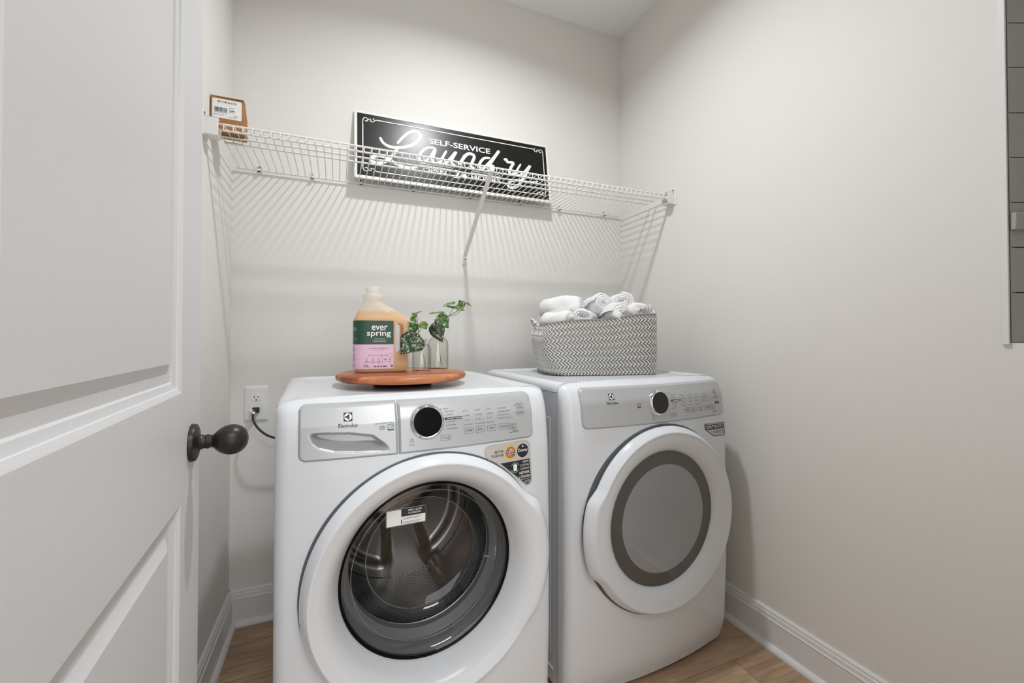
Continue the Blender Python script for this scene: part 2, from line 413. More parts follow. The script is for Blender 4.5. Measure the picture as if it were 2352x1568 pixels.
# ------------------------------------------------------------------ washer and dryer
AL = math.radians(2.8)
PZ = [0, .02, .08, .3, .6, .8, .9, .94, .955, .96]; PLY = [-.055, -.060, -.078, -.088, -.088, -.082, -.068, -.05, -.025, 0]
def prof(z): return lerp_table(z, PZ, PLY)
def surf(x, z): return prof(z) + .033 * (x / .343) ** 2
def on(off): return lambda x, z: (x, surf(x, z) - off, z)
HWID = .343
def front_loft(mb):
    zs = [.018, .022, .03, .045, .065, .09, .13, .2, .3, .4, .5, .6, .7, .78, .82, .86, .89, .91, .925, .935, .943, .949, .953, .956, .9585, .96]
    rows = []
    for z in zs:
        hw = HWID
        if z > .928: hw = HWID - .032 + math.sqrt(max(0, .032**2 - (z-.928)**2))
        if z < .045: hw -= (.045-z)**2 * 8
        rc = .028; pts = [(-hw, .002)]
        nx = 33; core = []
        for k in range(9):
            a = PI/2*k/8; core.append((hw - rc + rc*math.sin(a), rc*(1-math.cos(a))))
        xs = [(-c[0], c[1]) for c in reversed(core)] + [((hw-rc)*(-1+2*k/(nx-1)), 0) for k in range(1, nx-1)] + core
        for x, d in xs: pts.append((x, min(surf(x, z) + d, .001)))
        pts.append((hw, .002)); rows.append([(x, y, z) for x, y in pts])
    o = mb.grid(rows, closed_u=True); m = len(rows[0])
    mb.f.append(list(range(o+m-1, o-1, -1))); mb.sm.append(False)
    k = o+(len(rows)-1)*m; mb.f.append(list(range(k, k+m))); mb.sm.append(False)
def slab(mb, x0, x1, z0, z1, rc, off, bev, corners=(1, 1, 1, 1), nx=44, nz=14, depth=None, zlo=None):
    """panel that follows the bowed front; corners: lower left, lower right, upper right, upper left rounded"""
    def lim(x, e):
        lo = z0 if zlo is None else zlo(x); hi = z1
        lo += e; hi -= e; r = max(rc-e, .001)
        for side, (cl, cu) in ((x-(x0+e), (corners[0], corners[3])), ((x1-e)-x, (corners[1], corners[2]))):
            if side < r:
                d = r - math.sqrt(max(0, r*r - (r-side)**2))
                if cl: lo += d
                if cu: hi -= d
        return lo, hi
    def cols(e):
        a, c = x0+e, x1-e; r = max(rc-e, .001)
        xs = [a + r*(1-math.cos(PI/2*k/6)) for k in range(6)] + [a+r + (c-a-2*r)*k/nx for k in range(nx+1)] + [c - r*(1-math.cos(PI/2*k/6)) for k in range(5, -1, -1)]
        return xs
    def face(e, of, dep=None):
        rows = []
        for x in cols(e):
            lo, hi = lim(x, e); rows.append([(x, surf(x, lo+(hi-lo)*k/nz) - of + (dep(x, lo+(hi-lo)*k/nz) if dep else 0), lo+(hi-lo)*k/nz) for k in range(nz+1)])
        return rows
    F = face(bev, off, depth); G = face(0, off-bev); B = face(0, -.01)
    mb.grid(F)
    def border(R): return [r[0] for r in R] + R[-1][1:-1] + [r[-1] for r in reversed(R)] + list(reversed(R[0][1:-1]))
    mb.grid([border(F), border(G), border(B)], closed_u=True)
LOGO_R = .0
def logo(mb, cx, cz, s, fn):
    """square with a white round mark cut by three blades: dark pieces only"""
    h = s/2; r = s*.44
    # frame between square and circle
    n = 32; out = []; inn = []
    for k in range(n):
        a = 2*PI*k/n; c, d = math.cos(a), math.sin(a); q = h/max(abs(c), abs(d)); out.append((cx+c*q, cz+d*q)); inn.append((cx+c*r, cz+d*r))
    mb.add([fn(*p) for p in out] + [fn(*p) for p in inn], [(i, (i+1) % n, n+(i+1) % n, n+i) for i in range(n)])
    rect(mb, cx+.12*s, cz-r, cx+.17*s, cz+r, fn)
    t = [(cx-r, cz)] + [(cx-r+(r+.14*s)*k/6, cz+.05*s+.33*s*(k/6)**2.2*1.0) for k in range(1, 7)] + [(cx-r+(r+.14*s)*k/6, cz-.05*s-.33*s*(k/6)**2.2) for k in range(6, 0, -1)]
    disc(mb, t, fn)
def line(mb, x0, z0, x1, z1, w, fn):
    dx, dz = x1-x0, z1-z0; l = math.hypot(dx, dz); nx, nz = -dz/l*w/2, dx/l*w/2
    mb.add([fn(x0+nx, z0+nz), fn(x0-nx, z0-nz), fn(x1-nx, z1-nz), fn(x1+nx, z1+nz)], [(0, 1, 2, 3)])
def fakeline(mb, x0, x1, z, h, fn, seed=0):
    """a row of print too small to read: short dashes"""
    r = random.Random(seed); x = x0
    while x < x1:
        w = r.uniform(.6, 2.2)*h*1.6; rect(mb, x, z, min(x+w, x1), z+h, fn); x += w + h*.7
preload([(s, 0) for s in ('Electrolux', 'CARE WASH', 'WHITES', 'HEAVY DUTY', 'NORMAL', 'DELICATES', 'RINSE & SPIN', 'CLEAN WASHER', 'HOT', 'WARM', 'COOL', 'ECO COLD', 'HEAVY', 'LIGHT', 'EXTRA LIGHT', 'HIGH', 'MEDIUM', 'LOW', 'NO SPIN', 'EXTRA RINSE', 'EXTENDED REFRESH', 'DELAY TIME', 'CONTROL LOCK', 'BOOST', 'POWER', 'TEMP', 'SOIL', 'SPIN', 'OPTIONS', 'CYCLES', 'LEVEL', 'TIME', 'SELECT', 'KEEPS', 'CLOTHES', 'LOOKING', 'BETTER', 'TOGETHER', 'TOWELS', 'TIME DRY')]
        + [(s, .01) for s in ('LUX', 'Electrolux', 'START', 'CANCEL', 'NEWER', 'LONGER', 'DRY', 'Tide', 'Downy', 'SIMPLY SCAN', 'TO REGISTER', '20 FAST WASH', 'hp')])
COLS_W = [(.0768, ['HOT', 'WARM', 'COOL', 'ECO COLD']), (.1088, ['HEAVY', 'NORMAL', 'LIGHT', 'EXTRA LIGHT']), (.1406, ['HIGH', 'MEDIUM', 'LOW', 'NO SPIN'])]
COLS_D = [(.0955, ['HIGH', 'NORMAL', 'LOW', 'ECO DRY']), (.129, ['HIGH', 'NORMAL', 'LOW', 'DAMP']), (.163, ['AUTO', '60 MIN', '30 MIN', '15 MIN'])]
def machine(root, dryer):
    zc = .520 if dryer else .527
    # cabinet: sides, back and bottom, open to the front
    b = MB(); D = .60; h1 = .926; w = .341
    P = [(-w, .0, .022), (w, 0, .022), (w, D, .022), (-w, D, .022), (-w, 0, h1), (w, 0, h1), (w, D, h1), (-w, D, h1)]
    b.add(P, [(0,3,2,1), (1,2,6,5), (2,3,7,6), (3,0,4,7), (4,5,6,7)])
    cab = b.build('cabinet', m_side, root, fixn=False)
    # pressed outline and slot on the side panels
    for sx in (-1, 1):
        x0, x1 = sx*(w-.0005), sx*(w+.0012); lo, hi = min(x0, x1), max(x0, x1)
        b = MB(); b.box((lo, .05, .10), (hi, D-.06, .845)); b.build('side_panel', m_side, cab, bevel=.001)
        x0, x1 = sx*(w-.0005), sx*(w+.0016)
        b = MB(); b.box((min(x0, x1), .035, .062), (max(x0, x1), .16, .068)); b.build('side_slot', m_white, cab)
    for sx in (-1, 1):
        for fy in (.05, D-.05):
            b = MB(); b.cyl((sx*.29, fy, 0), (sx*.29, fy, .024), .022, 14); b.build('foot', m_dkrub, root)
    # lid with raised rim
    b = MB(); rings = []
    for ins, z in ((0, .9275), (-.001, .940), (.004, .951), (.014, .957), (.026, .9585), (.045, .958), (.052, .9545), (.07, .9535)):
        rings.append([(x, y, z) for x, y in rrect(-.343+ins, .0015+min(ins, .02)*0, .343-ins, D+.004-ins, .028, 5)])
    o = b.grid(rings, closed_u=True); n = len(rings[0]); k = len(b.v); b.f.append(list(range(k-n, k))); b.sm.append(False)
    b.f.append(list(range(o+n-1, o-1, -1))); b.sm.append(False)
    b.build('lid', m_white, root, angle=60)
    # front panel with door opening
    b = MB(); front_loft(b); fr = b.build('front_panel', m_white, root, angle=35)
    c = MB(); c.lathe([(.232, -.16), (.232, .05)], 96, Matrix.Translation((0, 0, zc)) @ Matrix.Rotation(-PI/2, 4, 'X'), caps=True)
    co = c.build('cutter', m_white); co.parent = root
    cs = [co]
    if not dryer:
        c = MB(); c.box((-.285, -.12, .834), (-.095, -.02, .894)); c2 = c.build('cutter', m_white); c2.parent = root; cs.append(c2)
    cut(fr, cs)
    for p in fr.data.polygons: p.use_smooth = True
    fr.data.set_sharp_from_angle(angle=math.radians(35))
    MD = Matrix.Translation((0, 0, zc)) @ Matrix.Rotation(PI/2, 4, 'X')      # lathe height = towards the viewer (-y)
    # door ring
    if dryer:
        pr = [(.272, .052), (.276, .074), (.286, .080), (.2925, .086), (.2935, .0905), (.2915, .0955), (.2790, .1165), (.2765, .1185), (.2740, .1180), (.2720, .1165), (.262, .1155), (.248, .1125), (.234, .1070), (.223, .1000), (.2165, .0935), (.2135, .088), (.212, .080), (.215, .06)]
    else:
        pr = [(.279, .054), (.287, .070), (.2915, .082), (.2920, .0875), (.2905, .0925), (.2775, .1160), (.2750, .1180), (.2725, .1175), (.2705, .1160), (.258, .1125), (.244, .1035), (.232, .0885), (.2230, .0705), (.2165, .054), (.2135, .047), (.2135, .036), (.225, .036)]
    def rad(r, h, a):
        d = math.degrees(math.atan2(-math.sin(a), math.cos(a)))               # lathe y is downwards after the turn
        d = -d
        lo, hi = (-33, 33)
        if dryer:
            d = (180 - d + 180) % 360 - 180; lo, hi = -29, 25
        e = sstep(lo-3, lo+9, d) * (1 - sstep(hi-9, hi+3, d))
        k = sstep(.268, .283, r) * (.019 if dryer else .021)
        if e > 0 and r > .27: return r + k*e
        return r
    b = MB(); b.lathe(pr, 160, MD, rad, close=True); dr = b.build('door', m_white, root, angle=50)
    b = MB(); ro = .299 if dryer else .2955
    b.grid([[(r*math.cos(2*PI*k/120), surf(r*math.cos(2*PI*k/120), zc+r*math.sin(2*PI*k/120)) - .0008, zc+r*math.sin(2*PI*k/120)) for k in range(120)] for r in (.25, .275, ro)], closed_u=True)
    b.build('door_gap_shade', m_gap_shade, root)  # flat dark ring on the face, paints the shade of the door gap
    if dryer:
        b = MB(); b.lathe([(.268, .05), (.2755, .05), (.2765, .0735), (.268, .0765)], 96, MD, close=True); b.build('door_seal', m_dkrub, dr)
        # inner glass: dark printed edge and clear centre
        g = MB(); g.lathe([(.2135, .0868), (.17, .0895)], 96, MD); g.build('dark_glass_rim', m_dryrim, dr)
        g = MB(); g.lathe([(.1705, .0895), (.12, .0915), (.06, .0925), (.00001, .093)], 96, MD); g.build('glass', m_dryglass, dr)
        d = MB(); d.lathe([(.214, .060), (.20, .03), (.19, -.03), (.245, -.04), (.245, -.46), (.20, -.475), (.00001, -.48)], 64, MD); dm = d.build('drum', m_drydrum, root)
        for k in range(3):
            a = 2*PI*k/3 + .5; q = MB()
            q.tube([(.235*math.cos(a), .06, zc+.235*math.sin(a)), (.235*math.cos(a), .45, zc+.235*math.sin(a))], .03, 10); q.build('drum_fin', m_drydrum, dm)
    else:
        s = MB(); s.lathe([(.2140, .046), (.2105, .0475), (.2075, .046), (.2065, .038), (.2145, .036)], 96, MD, close=True); s.build('door_seal', m_blackgl, dr)
        g = MB(); g.lathe([(.2075, .044), (.2035, .0425), (.196, .036), (.186, .022), (.176, .004), (.166, -.018), (.154, -.036), (.140, -.047), (.12, -.053), (.08, -.056), (.04, -.057), (.00001, -.0575)], 96, MD); g.build('glass', m_glass, dr)
        q = MB(); q.lathe([(.2325, .05), (.226, .030), (.214, .016), (.209, .000), (.206, -.016), (.196, -.024), (.187, -.030), (.185, -.044), (.190, -.052)], 96, MD); q.build('gasket', m_rubber, root)
        d = MB(); rows = []
        R = [(.190, -.050), (.1865, -.052), (.1865, -.056), (.192, -.058), (.225, -.066), (.243, -.08), (.246, -.10)]
        d.lathe(R, 96, MD); dm = d.build('drum', m_steel, root)
        q = MB(); q.lathe([(.188+.0018*math.cos(a), -.0535+.0018*math.sin(a)) for a in [2*PI*k/8 for k in range(8)]], 96, MD, close=True); q.build('drum_rim', m_chrome, dm)
        for rr, hh in ((.1445, -.0445), (.1845, .0205)):
            q = MB(); q.lathe([(rr+.0011*math.cos(a), hh+.0011*math.sin(a)) for a in [2*PI*k/6 for k in range(6)]], 96, MD, close=True); q.build('glint_ring', m_glint, dr)  # thin rings added to draw the highlight lines of the bowl edges
        # perforated shell with its own uv
        d = MB(); nA, nD = 96, 10
        rows = [[MD @ Vector((.246*math.cos(2*PI*k/nA), .246*math.sin(2*PI*k/nA), -.10-.30*j/nD)) for k in range(nA+1)] for j in range(nD+1)]
        d.grid(rows); sh = d.build('drum_shell', m_perf, dm)
        uvl = sh.data.uv_layers.new(name='UVMap')
        for lp in sh.data.loops:
            j, k = divmod(lp.vertex_index, nA+1); uvl.data[lp.index].uv = (k/nA*1.546, .30*j/nD)
        # drum back with a three-armed pressing
        d = MB(); rows = []
        for i in range(24):
            r = .246*(1-i/23.5); row = []
            for k in range(96):
                a = 2*PI*k/96; t = (a+.35) % (2*PI/3) - PI/3
                arm = 1 - sstep(.028+.10*r, .045+.22*r, abs(r*math.sin(t)))
                dish = sstep(.05, .09, r)*(1-sstep(.19, .22, r))*(1-arm)
                row.append(MD @ Vector((r*math.cos(a), r*math.sin(a), -.405 - .028*dish + .012*arm)))
            rows.append(row)
        o_ = d.grid(rows, closed_u=True); d.f.append(list(range(o_+23*96, o_+24*96))); d.sm.append(True); d.build('drum_back', m_steel, dm, angle=80)
        for k in range(3):
            a = 2*PI*k/3 + 1.05; q = MB(); rows = []
            for j in range(9):
                y = .10+.29*j/8; hh = .045*math.sin(PI*min(1, max(0, .12+.76*j/8)))
                rows.append([(math.cos(a+w_)*(.245-hh*u_), y, zc+math.sin(a+w_)*(.245-hh*u_)) for w_, u_ in ((-.13, 0), (-.07, .75), (-.03, 1), (.03, 1), (.07, .75), (.13, 0))])
            q.grid(rows); q.build('drum_paddle', m_steel, dm)
        # registration sticker on the inner face of the door glass (no code)
        fs = lambda off: (lambda x, z: (x, .006-off - .35*((x+.055)**2), z))
        ft = lambda off: (lambda x, z: (x + .0, -.010-off - .0, z - .0))
        st = MB(); disc(st, rrect(-.103, .630, -.004, .672, .003), ft(0)); sk = st.build('register_sticker', m_inkw, dr)
        st = MB(); rect(st, -.066, .652, -.0045, .6715, ft(.0004)); st.build('sticker_band', m_navy, sk)
        st = MB(); ring2(st, rrect(-.102, .631, -.005, .671, .003), .0012, ft(.0006)); ring2(st, rrect(-.0605, .6545, -.0545, .6665, .001), .0010, ft(.0008))
        for i, z in enumerate((.6475, .6445, .6375, .6345)): fakeline(st, -.062, -.016 - .006*(i % 2), z, .0009, ft(.0006), i)
        fakeline(st, -.0665, -.0645, .634, .011, ft(.0006), 3)
        stuff(st.build('sticker_print', m_navy, sk))
        st = MB(); put(st, 'SIMPLY SCAN', -.049, .6635, .034, .0045, ft(.0008), .01); put(st, 'TO REGISTER', -.049, .6565, .032, .0045, ft(.0008), .01)
        rect(st, -.0605, .6545, -.0545, .6665, ft(.0006)) if False else None
        stuff(st.build('sticker_lettering', m_inkw, sk))
    # control panel
    if dryer: x0, x1, z0, z1, xs = -.292, .323, .8215, .9435, None
    else: x0, x1, z0, z1, xs = -.2965, .281, .8265, .9480, -.0855
    pan = None; OF = .006
    def scoop(x, z):
        zt = lerp_table(x, [-.275, -.25, -.1915, -.1415, -.1149, -.104], [.886, .887, .8835, .8745, .8535, .8415])
        zb = lerp_table(x, [-.275, -.2668, -.2533, -.224, -.18, -.104], [.884, .868, .857, .848, .8435, .8405])
        if x < -.276 or x > -.103 or z > zt+.002 or z < zb-.006: return 0
        up = 1 - sstep(zt-.009, zt+.002, z); lo = sstep(zb-.006, zb+.016, z)
        ends = sstep(-.277, -.255, x) * (1-sstep(-.125, -.103, x))
        return .032*up*lo*ends**.6
    if dryer:
        b = MB(); slab(b, x0, x1, z0, z1, .018, OF, .0055); pan = b.build('control_panel', m_panel, root, angle=50)
    else:
        b = MB(); slab(b, x0, xs-.0008, z0, z1, .016, OF, .0055, (1, 0, 0, 1), nx=150, nz=90, depth=scoop); dw = b.build('detergent_drawer', m_panel, root, angle=50)
        b = MB(); slab(b, xs+.0008, x1, z0, z1, .016, OF, .0055, (0, 1, 1, 0)); pan = b.build('control_panel', m_panel, root, angle=50)
    F = on(OF+.0006)
    # dial
    dx, dz = (-.0085, .8865) if dryer else (-.0170, .8958)
    y0 = surf(dx, dz) - OF
    tilt = math.atan2(.014, .10)
    MK = Matrix.Translation((dx, y0, dz)) @ Matrix.Rotation(PI/2 - tilt, 4, 'X')
    b = MB(); b.lathe([(.0415, -.004), (.0415, .0015), (.0405, .0035), (.0365, .0080), (.0355, .0086), (.0345, .0082), (.0340, .0070)], 64, MK); dial = b.build('dial', m_chrome, pan)
    b = MB(); b.lathe([(.0345, .0072), (.02, .0074), (.00001, .0075)], 64, MK); b.build('dial_face', m_darkdial if dryer else m_blackgl, dial)
    if not dryer:
        b = MB()
        for a in (-2.1,):
            p = MK @ Vector((.0382*math.cos(a), .0382*math.sin(a), .0070)); b.box(p - Vector((.001, .001, .002)), p + Vector((.001, .001, .002)))
        b.build('dial_mark', m_inkd, dial)
    # printing
    par = pan if dryer else dw
    q = MB(); lx, lz = (-.1859, .9144) if dryer else (-.1947, .9187)
    logo(q, lx, lz, .0185, F); stuff(q.build('logo_mark', m_inkd, par))
    q = MB(); disc(q, circ(lx, lz, .0082, 24), on(OF+.0003)); q.build('logo_ground', m_inkw, par)
    q = MB(); put(q, 'Electrolux', lx-.0203, lz-.0223, .0405, .0085, F, .01); stuff(q.build('brand_lettering', m_inkd, par))
    q = MB()
    ex, ez = (-.0897, .883) if dryer else (-.1026, .890)
    ring2(q, rrect(ex-.0068, ez-.0065, ex+.0068, ez+.0068, .0005), .0006, F)
    ring2(q, [(ex-.0055, ez-.001), (ex-.002, ez+.001), (ex+.001, ez), (ex+.004, ez+.003), (ex+.0055, ez+.005)], .0007, F, False)
    ring2(q, [(ex-.006, ez+.0045), (ex-.001, ez+.0055), (ex+.004, ez+.0045), (ex+.0058, ez+.001)], .0006, F, False)
    rect(q, ex-.0063, ez-.0062, ex+.0063, ez-.0035, F)
    if not dryer:
        put(q, 'LUX', -.1375, .8988, .0098, .0032, F, .01); put(q, 'CARE WASH', -.1262, .8992, .0300, .0031, F)
        ring2(q, [( -.1213+.0064*math.cos(a), .8902+.0041*math.sin(a)) for a in [2*PI*k/24 for k in range(24)]], .0009, F)
        put(q, 'hp', -.1252, .8880, .008, .0045, F, .01)
    stuff(q.build('badge_print', m_ink, par))
    q = MB()
    Ox = 0
    px, pz = (-.0375, .846) if dryer else (-.0547, .8545)
    ring2(q, circ(px, pz+.0005, .0042, 20), .0007, F); rect(q, px-.0003, pz-.001, px+.0003, pz+.0025, F)
    put(q, 'POWER', px-.006, pz-.0102, .012, .0024, F)
    def btn(xa, za, xb, zb, txts):
        ring2(q, rrect(xa, za, xb, zb, .0016), .0006, F)
        n = len(txts); hh = (zb-za)
        for i, (s, bold) in enumerate(txts):
            th = hh*(.38 if n == 1 else .26); zz = (za+zb)/2 - th/2 if n == 1 else zb - hh*(.20+.42*i) - th
            ww = min((xb-xa)*.78, th*T(s, bold)[2]); put(q, s, (xa+xb)/2-ww/2, zz, ww, th, F, bold)
    dots = []
    if dryer:
        btn(.0385, .8385, .0635, .8505, [('CYCLES', 0)])
        for (xa, xb), s in zip(((.102, .1285), (.136, .163), (.172, .199), (.2085, .238)), ('TEMP', 'LEVEL', 'TIME', 'OPTIONS')): btn(xa, .8475, xb, .862, [('DRY', 0), (s, 0)] if s in ('LEVEL', 'TIME') else [(s, 0)])
        btn(.2395, .8465, .267, .8605, [('SELECT', 0), ('RESET', 0)]); btn(.264, .898, .288, .911, [('START', .01), ('PAUSE', 0)]); btn(.266, .8815, .291, .890, [('CANCEL', .01)])
        dots += [(.2595, .9045), (.2620, .8857), (.2665, .8665)]
        L = [(.0342, .9132, 'BULKY'), (.0398, .9059, 'HEAVY DUTY'), (.0438, .898, 'NORMAL'), None, (.0495, .8804, 'DELICATES'), (.0495, .872, 'TOWELS'), (.0469, .8638, 'TIME DRY')]
        cols, cz, fz = COLS_D, (.9045, .8938, .8822, .8706), .8897
        opt = (.1995, (.9027, .8945, .886, .8777))
        fakeline(q, .250, .274, .8395, .0013, F, 4); fakeline(q, .250, .272, .8365, .0011, F, 5)
    else:
        btn(.0152, .8487, .0402, .861, [('CYCLES', 0)])
        for (xa, xb), s in zip(((.0755, .1003), (.1077, .1325), (.1395, .1644), (.173, .2038)), ('TEMP', 'SOIL', 'SPIN', 'OPTIONS')): btn(xa, .8585, xb, .8728, [(s, 0)])
        btn(.2050, .8565, .2265, .8705, [('SELECT', 0), ('RESET', 0)]); btn(.230, .9065, .2535, .9200, [('START', .01), ('PAUSE', 0)]); btn(.229, .8915, .2533, .9015, [('CANCEL', .01)])
        dots += [(.2265, .915), (.2262, .8987)]
        L = [(.019, .9214, 'WHITES'), (.0244, .9146, 'HEAVY DUTY'), (.0278, .9074, 'NORMAL'), None, (.0299, .8908, 'DELICATES'), (.0284, .8824, 'RINSE & SPIN'), (.0253, .8739, 'CLEAN WASHER')]
        cols, cz, fz = COLS_W, (.9133, .9026, .8915, .8804), .8992
        opt = (.1733, (.9124, .9043, .8959, .8873))
        fakeline(q, .212, .232, .8510, .0014, F, 4); fakeline(q, .204, .232, .8475, .0012, F, 5)
    for t in L:
        if t: dots.append(t[:2]); put(q, t[2], t[0]+.0045, t[1]-.0003 if not dryer else t[1], h=.0027, fn=F)
    for x, names in cols:
        for s, z in zip(names, cz): dots.append((x, z)); put(q, s, x+.004, z-.0012, h=.0025, fn=F)
    for s, z in zip(('EXTRA RINSE', 'EXTENDED REFRESH', 'DELAY TIME', 'CONTROL LOCK'), opt[1]):
        o_ = .0105 if s[0] in 'DC' else .0035
        dots.append((opt[0], z)); put(q, s, opt[0]+o_, z-.0012, h=.0025, fn=F)
        if s[0] == 'D': ring2(q, circ(opt[0]+.0062, z, .0022, 14), .0005, F)
        if s[0] == 'C': ring2(q, rrect(opt[0]+.0044, z-.002, opt[0]+.008, z+.002, .0006), .0005, F)
    for x, z in dots: disc(q, circ(x, z, .0011, 10), F)
    stuff(q.build('printed_legend', m_ink, pan))
    fx = .0265 if not dryer else .0455
    q = MB(); rect(q, fx, fz-.0026, fx+.0455, fz+.0030, F)
    if dryer: rect(q, .2705, .8625, .2945, .8705, F)
    stuff(q.build('highlight_strip', m_inkd, pan))
    q = MB(); put(q, '20 FAST WASH', fx+.006, fz-.0013, .037, .0031, on(OF+.001), .01) if not dryer else fakeline(q, fx+.007, fx+.042, fz-.001, .0024, on(OF+.001), 11)
    if dryer: put(q, 'BOOST', .276, .8652, .0135, .0028, on(OF+.001))
    stuff(q.build('highlight_lettering', m_inkw, pan))
    # stickers on the front
    G0, G1, G2, G3 = on(.0006), on(.0010), on(.0014), on(.0018)
    if dryer:
        poly = [(.2045, .7955), (.207, .7975), (.318, .7925), (.3205, .790), (.3245, .7495), (.3225, .747), (.2545, .7515), (.205, .781)]
        s = MB(); cfill(s, poly, G0); sk = s.build('badge_sticker', m_panel, root)
        s = MB(); ring2(s, poly, .0022, G1); cfill(s, [(.2085, .7945), (.3165, .7898), (.3185, .7725), (.2095, .7765)], G1); stuff(s.build('badge_band', m_inkd, sk))
        s = MB(); put(s, 'DRY', .2135, .7803, .043, .0105, G2, .01); put(s, 'BOOST', .2595, .7785, .055, .0105, G2); stuff(s.build('badge_lettering', m_inkw, sk))
        s = MB(); fakeline(s, .250, .316, .7672, .0014, G2, 1); fakeline(s, .254, .316, .7625, .0012, G2, 2); fakeline(s, .285, .316, .7575, .0012, G2, 3); stuff(s.build('badge_print', m_ink, sk))
    else:
        outer = [(.1318, .8056), (.1335, .8125), (.1385, .8175), (.146, .8195), (.236, .8215), (.253, .8205), (.2635, .8155), (.2675, .806), (.2725, .716), (.2700, .7065), (.2610, .7010), (.2515, .7020), (.1745, .7690), (.1540, .7805), (.1400, .7870), (.1338, .7960)]
        s = MB(); cfill(s, outer, G0); sk = s.build('promo_sticker', m_beige, root)
        s = MB(); ring2(s, outer, .0018, G1); s.build('sticker_edge', m_panel, sk)
        s = MB(); cfill(s, [(.1755, .7712), (.2655, .7712), (.2695, .716), (.2675, .7085), (.2610, .7045), (.2530, .7055)], G1); disc(s, circ(.2445, .7955, .0178, 32), G1); stuff(s.build('dark_ground', m_navy, sk))
        s = MB(); put(s, 'BETTER', .1590, .7985, .0265, .0062, G1, .01); put(s, 'TOGETHER', .1475, .7890, .0380, .0062, G1, .01); stuff(s.build('sticker_lettering', m_inkd, sk))
        for rr, mm, gg in ((.0178, m_yellow, G1), (.0150, m_orange, G2), (.0100, m_yellow2, on(.0016))):
            s = MB(); disc(s, circ(.2065, .7955, rr, 32), gg); stuff(s.build('round_emblem', mm, sk))
        s = MB(); put(s, 'Tide', .1915, .7870, .0285, .0165, on(.0024), .045, slant=.15); stuff(s.build('emblem_outline', m_inkw, sk))
        s = MB(); put(s, 'Tide', .1920, .7873, .0275, .0160, on(.0030), .01, slant=.15); stuff(s.build('emblem_lettering', m_blue, sk))
        s = MB(); put(s, 'Downy', .2295, .7905, .0300, .0110, on(.0016), .01); disc(s, circ(.2445, .8068, .0024, 12), on(.0016))
        put(s, 'KEEPS', .2435, .7630, .0195, .0052, on(.0016)); put(s, 'CLOTHES', .2355, .7540, .0280, .0052, on(.0016)); put(s, 'LOOKING', .2365, .7450, .0275, .0052, on(.0016))
        put(s, 'NEWER', .2330, .7335, .0320, .0072, on(.0016), .01); put(s, 'LONGER', .2310, .7230, .0350, .0072, on(.0016), .01)
        fakeline(s, .238, .2665, .7190, .0011, on(.0016), 2)
        for i in range(3): fakeline(s, .249, .2675, .7145-.0028*i, .0010, on(.0016), i)
        disc(s, [(.2145, .7455), (.2245, .7450), (.2255, .7605), (.2225, .7630), (.2165, .7635), (.2135, .7610)], on(.0020)); stuff(s.build('sticker_print', m_inkw, sk))
        s = MB(); ring2(s, circ(.2195, .754, .0125, 20, .3, 2.7), .0022, on(.0016), False); ring2(s, circ(.2195, .754, .0125, 20, 3.5, 5.9), .0022, on(.0016), False); stuff(s.build('round_arrows', m_green, sk))
    return root
m_glint = glass_mat('glint_glass', (.8, .8, .8), .25, edge=.7, dark=.4); m_gap_shade = mat('painted_gap_shade', (92, 94, 98), .5); m_navy = mat('navy_print', (34, 36, 46), .45); m_beige = mat('beige_sticker', (196, 191, 184), .35)
m_yellow = mat('yellow_print', (226, 196, 84), .45); m_orange = mat('orange_print', (206, 104, 52), .45); m_yellow2 = mat('gold_print', (222, 190, 100), .45)
m_blue = mat('blue_print', (52, 54, 122), .45); m_green = mat('green_print', (122, 168, 118), .45)
m_glass = glass_mat('door_glass', (.93, .935, .94), .04, edge=.35)
m_dryglass = glass_mat('tinted_glass', (.9, .9, .92), .05, edge=.6, haze=.6, hcol=(.46, .47, .485, 1))
m_dryrim = mat('dark_frit', (88, 86, 84), .08, spec=.5)
m_drydrum = mat('grey_drum', (205, 206, 208), .4, metal=.2, var=.04)
m_perf = bpy.data.materials.new('perforated_steel'); m_perf.use_nodes = True
nt = m_perf.node_tree; p = nt.nodes['Principled BSDF']
tc = nd(nt, 'ShaderNodeUVMap'); mp = nd(nt, 'ShaderNodeMapping'); mp.inputs['Rotation'].default_value = (0, 0, PI/4); mp.inputs['Scale'].default_value = (105, 105, 1)
nt.links.new(tc.outputs[0], mp.inputs['Vector'])
vo = nd(nt, 'ShaderNodeTexVoronoi', voronoi_dimensions='2D'); vo.inputs['Scale'].default_value = 1; vo.inputs['Randomness'].default_value = 0; nt.links.new(mp.outputs[0], vo.inputs['Vector'])
cr = nd(nt, 'ShaderNodeValToRGB'); cr.color_ramp.elements[0].position = .30; cr.color_ramp.elements[0].color = (.012, .012, .012, 1); cr.color_ramp.elements[1].position = .36; cr.color_ramp.elements[1].color = (.30, .30, .30, 1)
nt.links.new(vo.outputs['Distance'], cr.inputs[0]); nt.links.new(cr.outputs[0], p.inputs['Base Color'])
p.inputs['Metallic'].default_value = 1; p.inputs['Roughness'].default_value = .35
OWX = Vector((.2156, 1.1062, 0)); ODX = Vector((.9693, 1.1738, 0))
wm = empty('washing_machine', OWX, AL); tag(wm, 'white front-load washer with clear round door and a detergent drawer', 'washer')
machine(wm, False)
dm_ = empty('clothes_dryer', ODX, AL); tag(dm_, 'white front-load dryer with dark tinted round door, next to the right wall', 'dryer')
machine(dm_, True)

